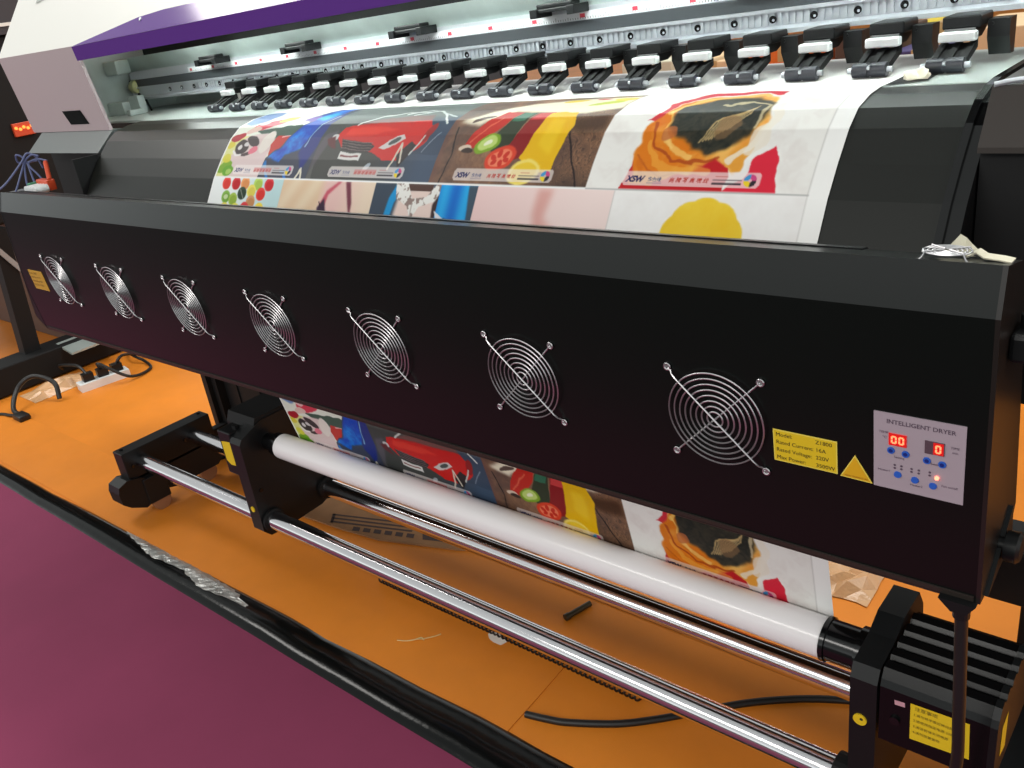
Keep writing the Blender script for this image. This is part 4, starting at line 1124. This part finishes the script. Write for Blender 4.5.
o = obj('paper_bit', g, mat('paper_bit_white', (220, 210, 200), .7)); md = o.modifiers.new('thickness', 'SOLIDIFY'); md.thickness = .0008
tag(o, 'small white torn paper bit on the floor by the coiled cable', 'paper bit')
# crumpled film behind the banner
g = MB(); vs = []; fs = []; rt = random.Random(11)
for i in range(9):
    for j in range(9):
        vs.append((-.24 + .022 * i + rt.uniform(-.004, .004), .66 + .028 * j + rt.uniform(-.004, .004), FLOOR + .002 + (rt.uniform(0, .028) if 0 < i < 8 and 0 < j < 8 else 0)))
for i in range(8):
    for j in range(8): fs.append((i * 9 + j, i * 9 + j + 1, (i + 1) * 9 + j + 1, (i + 1) * 9 + j))
g.add(vs, fs)
o = obj('plastic_film', g, 'film'); md = o.modifiers.new('thickness', 'SOLIDIFY'); md.thickness = .0006
tag(o, 'crumpled clear plastic film on the floor behind the banner', 'plastic film')

# ------------------------------------------------------------------ neighbouring machine at the far left
nb = thing('neighbouring_printer', 'dark second printer standing to the left behind the dryer end', 'printer', (-3.9, .7, FLOOR))
g = MB(); g.box(-5.2, -3.42, .35, 1.5, -.12, .56, .01)
obj('printer_body', g, 'black_matt', nb)
g = MB(); g.prism_x([(.55, .56), (.55, .60), (.70, .80), (1.5, .80), (1.5, .56)], -5.2, -3.40); g.slot(1).box(-5.2, -3.395, .54, 1.5, .588, .600)
obj('printer_lid', g, [mat('lid_grey', (58, 54, 58), .5), 'white'], nb, label='grey lid with a white edge')
g = MB(); g.box(-3.42, -3.405, .69, .77, .19, .24, .002)
db = obj('display_panel', g, 'red_plastic', nb)
g = MB()
for k in range(5): g.cyl((-3.405, .70 + k * .015, .222 - .006 * (k % 2)), (-3.401, .70 + k * .015, .222 - .006 * (k % 2)), .006, 10)
obj('lit_lamps', g, 'amber', db, label='row of lit amber lamps')
g = MB()
g.prism_x([(.455, -.12), (.515, -.12), (.465, -.70), (.40, -.70)], -3.40, -3.34)
obj('stand_leg', g, 'black_matt', nb)
g = MB(); g.box(-3.42, -3.28, .10, 1.0, -.735, -.62, .006)
obj('foot_beam', g, 'black_matt', nb)
g = MB(); g.prism_y([(-3.33, -.617), (-3.20, -.64), (-3.20, -.648), (-3.33, -.628)], .53, .72); g.box(-3.31, -3.28, .69, .715, -.63, -.585, .003)
obj('tray', g, 'steel', nb, label='small bright metal tray')
g = MB(); g.prism_x([(.41, -.135), (.425, -.125), (.51, -.275), (.50, -.295)], -3.36, -3.33)
obj('support_arm', g, mat('arm_grey', (150, 148, 146), .5), nb)
g = MB(); g.box(-4.6, -3.43, .72, .75, FLOOR + .004, -.12, .004)
obj('rear_panel', g, 'wood_dark', nb)

strip = thing('power_strip', 'white power strip with black plugs on the orange floor at the far left', 'power strip', (-3.0, .46, FLOOR))
def rot_box(mb, cx, cy, ang, lx, ly, z0, z1):
    c, s = math.cos(ang), math.sin(ang)
    P = [(cx + a * c - b * s, cy + a * s + b * c) for a, b in ((-lx / 2, -ly / 2), (lx / 2, -ly / 2), (lx / 2, ly / 2), (-lx / 2, ly / 2))]
    mb.prism_z(P, z0, z1)
g = MB(); rot_box(g, -3.0, .54, math.radians(80), .19, .062, FLOOR, FLOOR + .03)
obj('strip_body', g, 'white_plastic', strip)
for k in range(3):
    g = MB(); rot_box(g, -3.015 + .010 * k, .49 + .055 * k, math.radians(80), .04, .035, FLOOR + .03, FLOOR + .060)
    obj('plug', g, 'black_plastic', strip)
for k, pts in enumerate((
    [(-3.015, .49, .055), (-3.08, .49, .08), (-3.20, .47, .07), (-3.27, .50, .03)],
    [(-3.005, .545, .055), (-2.97, .53, .09), (-2.90, .60, .02), (-2.93, .70, .006), (-3.02, .73, .01), (-3.1, .72, .03), (-3.2, .75, .02)],
    [(-2.995, .60, .055), (-2.99, .63, .08), (-3.06, .70, .05), (-3.10, .80, .006), (-2.95, .95, .006)])):
    g = MB(); g.tube(smooth_path([(x, y, FLOOR + z) for x, y, z in pts]), .006, 8)
    obj('plug_cable', g, 'cable', strip, smooth=True)
g = MB(); g.tube(smooth_path([(-2.95, .22, FLOOR + .008), (-3.05, .21, FLOOR + .02), (-3.12, .27, FLOOR + .07), (-3.10, .33, FLOOR + .10), (-3.03, .37, FLOOR + .07), (-3.0, .36, FLOOR + .01)]), .009, 10)
tag(obj('black_cable', g, 'cable', smooth=True), 'thick black cable looping up from the floor beside the far left machine', 'cable')
g = MB(); g.tube(smooth_path([(-3.24, .06, FLOOR + .006), (-3.12, .17, FLOOR + .006), (-3.05, .19, FLOOR + .008), (-3.005, .20, FLOOR + .011)]), .006, 8); g.box(-3.01, -2.94, .185, .225, FLOOR, FLOOR + .022, .004)
tag(obj('inline_plug', g, 'cable', smooth=True), 'black inline plug with a thin lead lying on the far left floor', 'plug')
g = MB(); rt = random.Random(21); vs = []; fs = []
for i in range(8):
    for j in range(6):
        vs.append((-3.24 + .022 * i, .30 + .05 * j, FLOOR + .001 + (rt.uniform(0, .03) if 0 < i < 7 and 0 < j < 5 else 0)))
for i in range(7):
    for j in range(5): fs.append((i * 6 + j, i * 6 + j + 1, (i + 1) * 6 + j + 1, (i + 1) * 6 + j))
g.add(vs, fs)
o = obj('plastic_bag', g, 'film'); md = o.modifiers.new('thickness', 'SOLIDIFY'); md.thickness = .0006
tag(o, 'crumpled clear plastic bag on the floor beside the white power strip', 'plastic bag')

# ------------------------------------------------------------------ boxes behind the printer, seen below the beam
def back_box(x0, x1, y0, y1, z1, m_, label, cat='box', name='cardboard_box'):
    g = MB(); g.box(x0, x1, y0, y1, FLOOR, z1, .004)
    f = thing(name, label, cat, ((x0 + x1) / 2, (y0 + y1) / 2, FLOOR))
    obj('box_body', g, m_, f)
    g = MB(); xm = (x0 + x1) / 2; g.box(xm - .025, xm + .025, y0 - .001, y1 + .001, z1 - .05, z1 + .001)
    obj('packing_tape', g, mat('packing_tape', (196, 160, 110), .3), f)

back_box(-1.56, -1.345, 2.2, 2.6, .135, 'cream', 'pale cream carton standing behind the printer, left of the peach cartons', name='carton')
back_box(-1.30, -1.075, 2.2, 2.55, .122, 'carton_pale', 'smaller pale peach carton behind the printer, next to the orange one', name='carton')
back_box(-1.06, -.765, 2.2, 2.5, .155, 'orange_box', 'bright orange carton standing behind the printer', name='carton')
back_box(-.745, -.585, 2.2, 2.6, .165, 'wood_dark', 'dark brown carton standing behind the printer', name='carton')
back_box(-.57, -.40, 2.2, 2.4, .112, 'purple_dark', 'dark violet carton behind the printer in front of a yellow one', name='carton')
back_box(-.66, -.46, 2.65, 2.9, .145, 'yellow_box', 'yellow carton behind the printer, above the dark violet one', name='carton')
back_box(-.37, .05, 2.2, 2.6, .16, 'carton_pale', 'large pale peach carton behind the printer, rightmost of the row', name='carton')

print('scene built', len(bpy.data.objects))
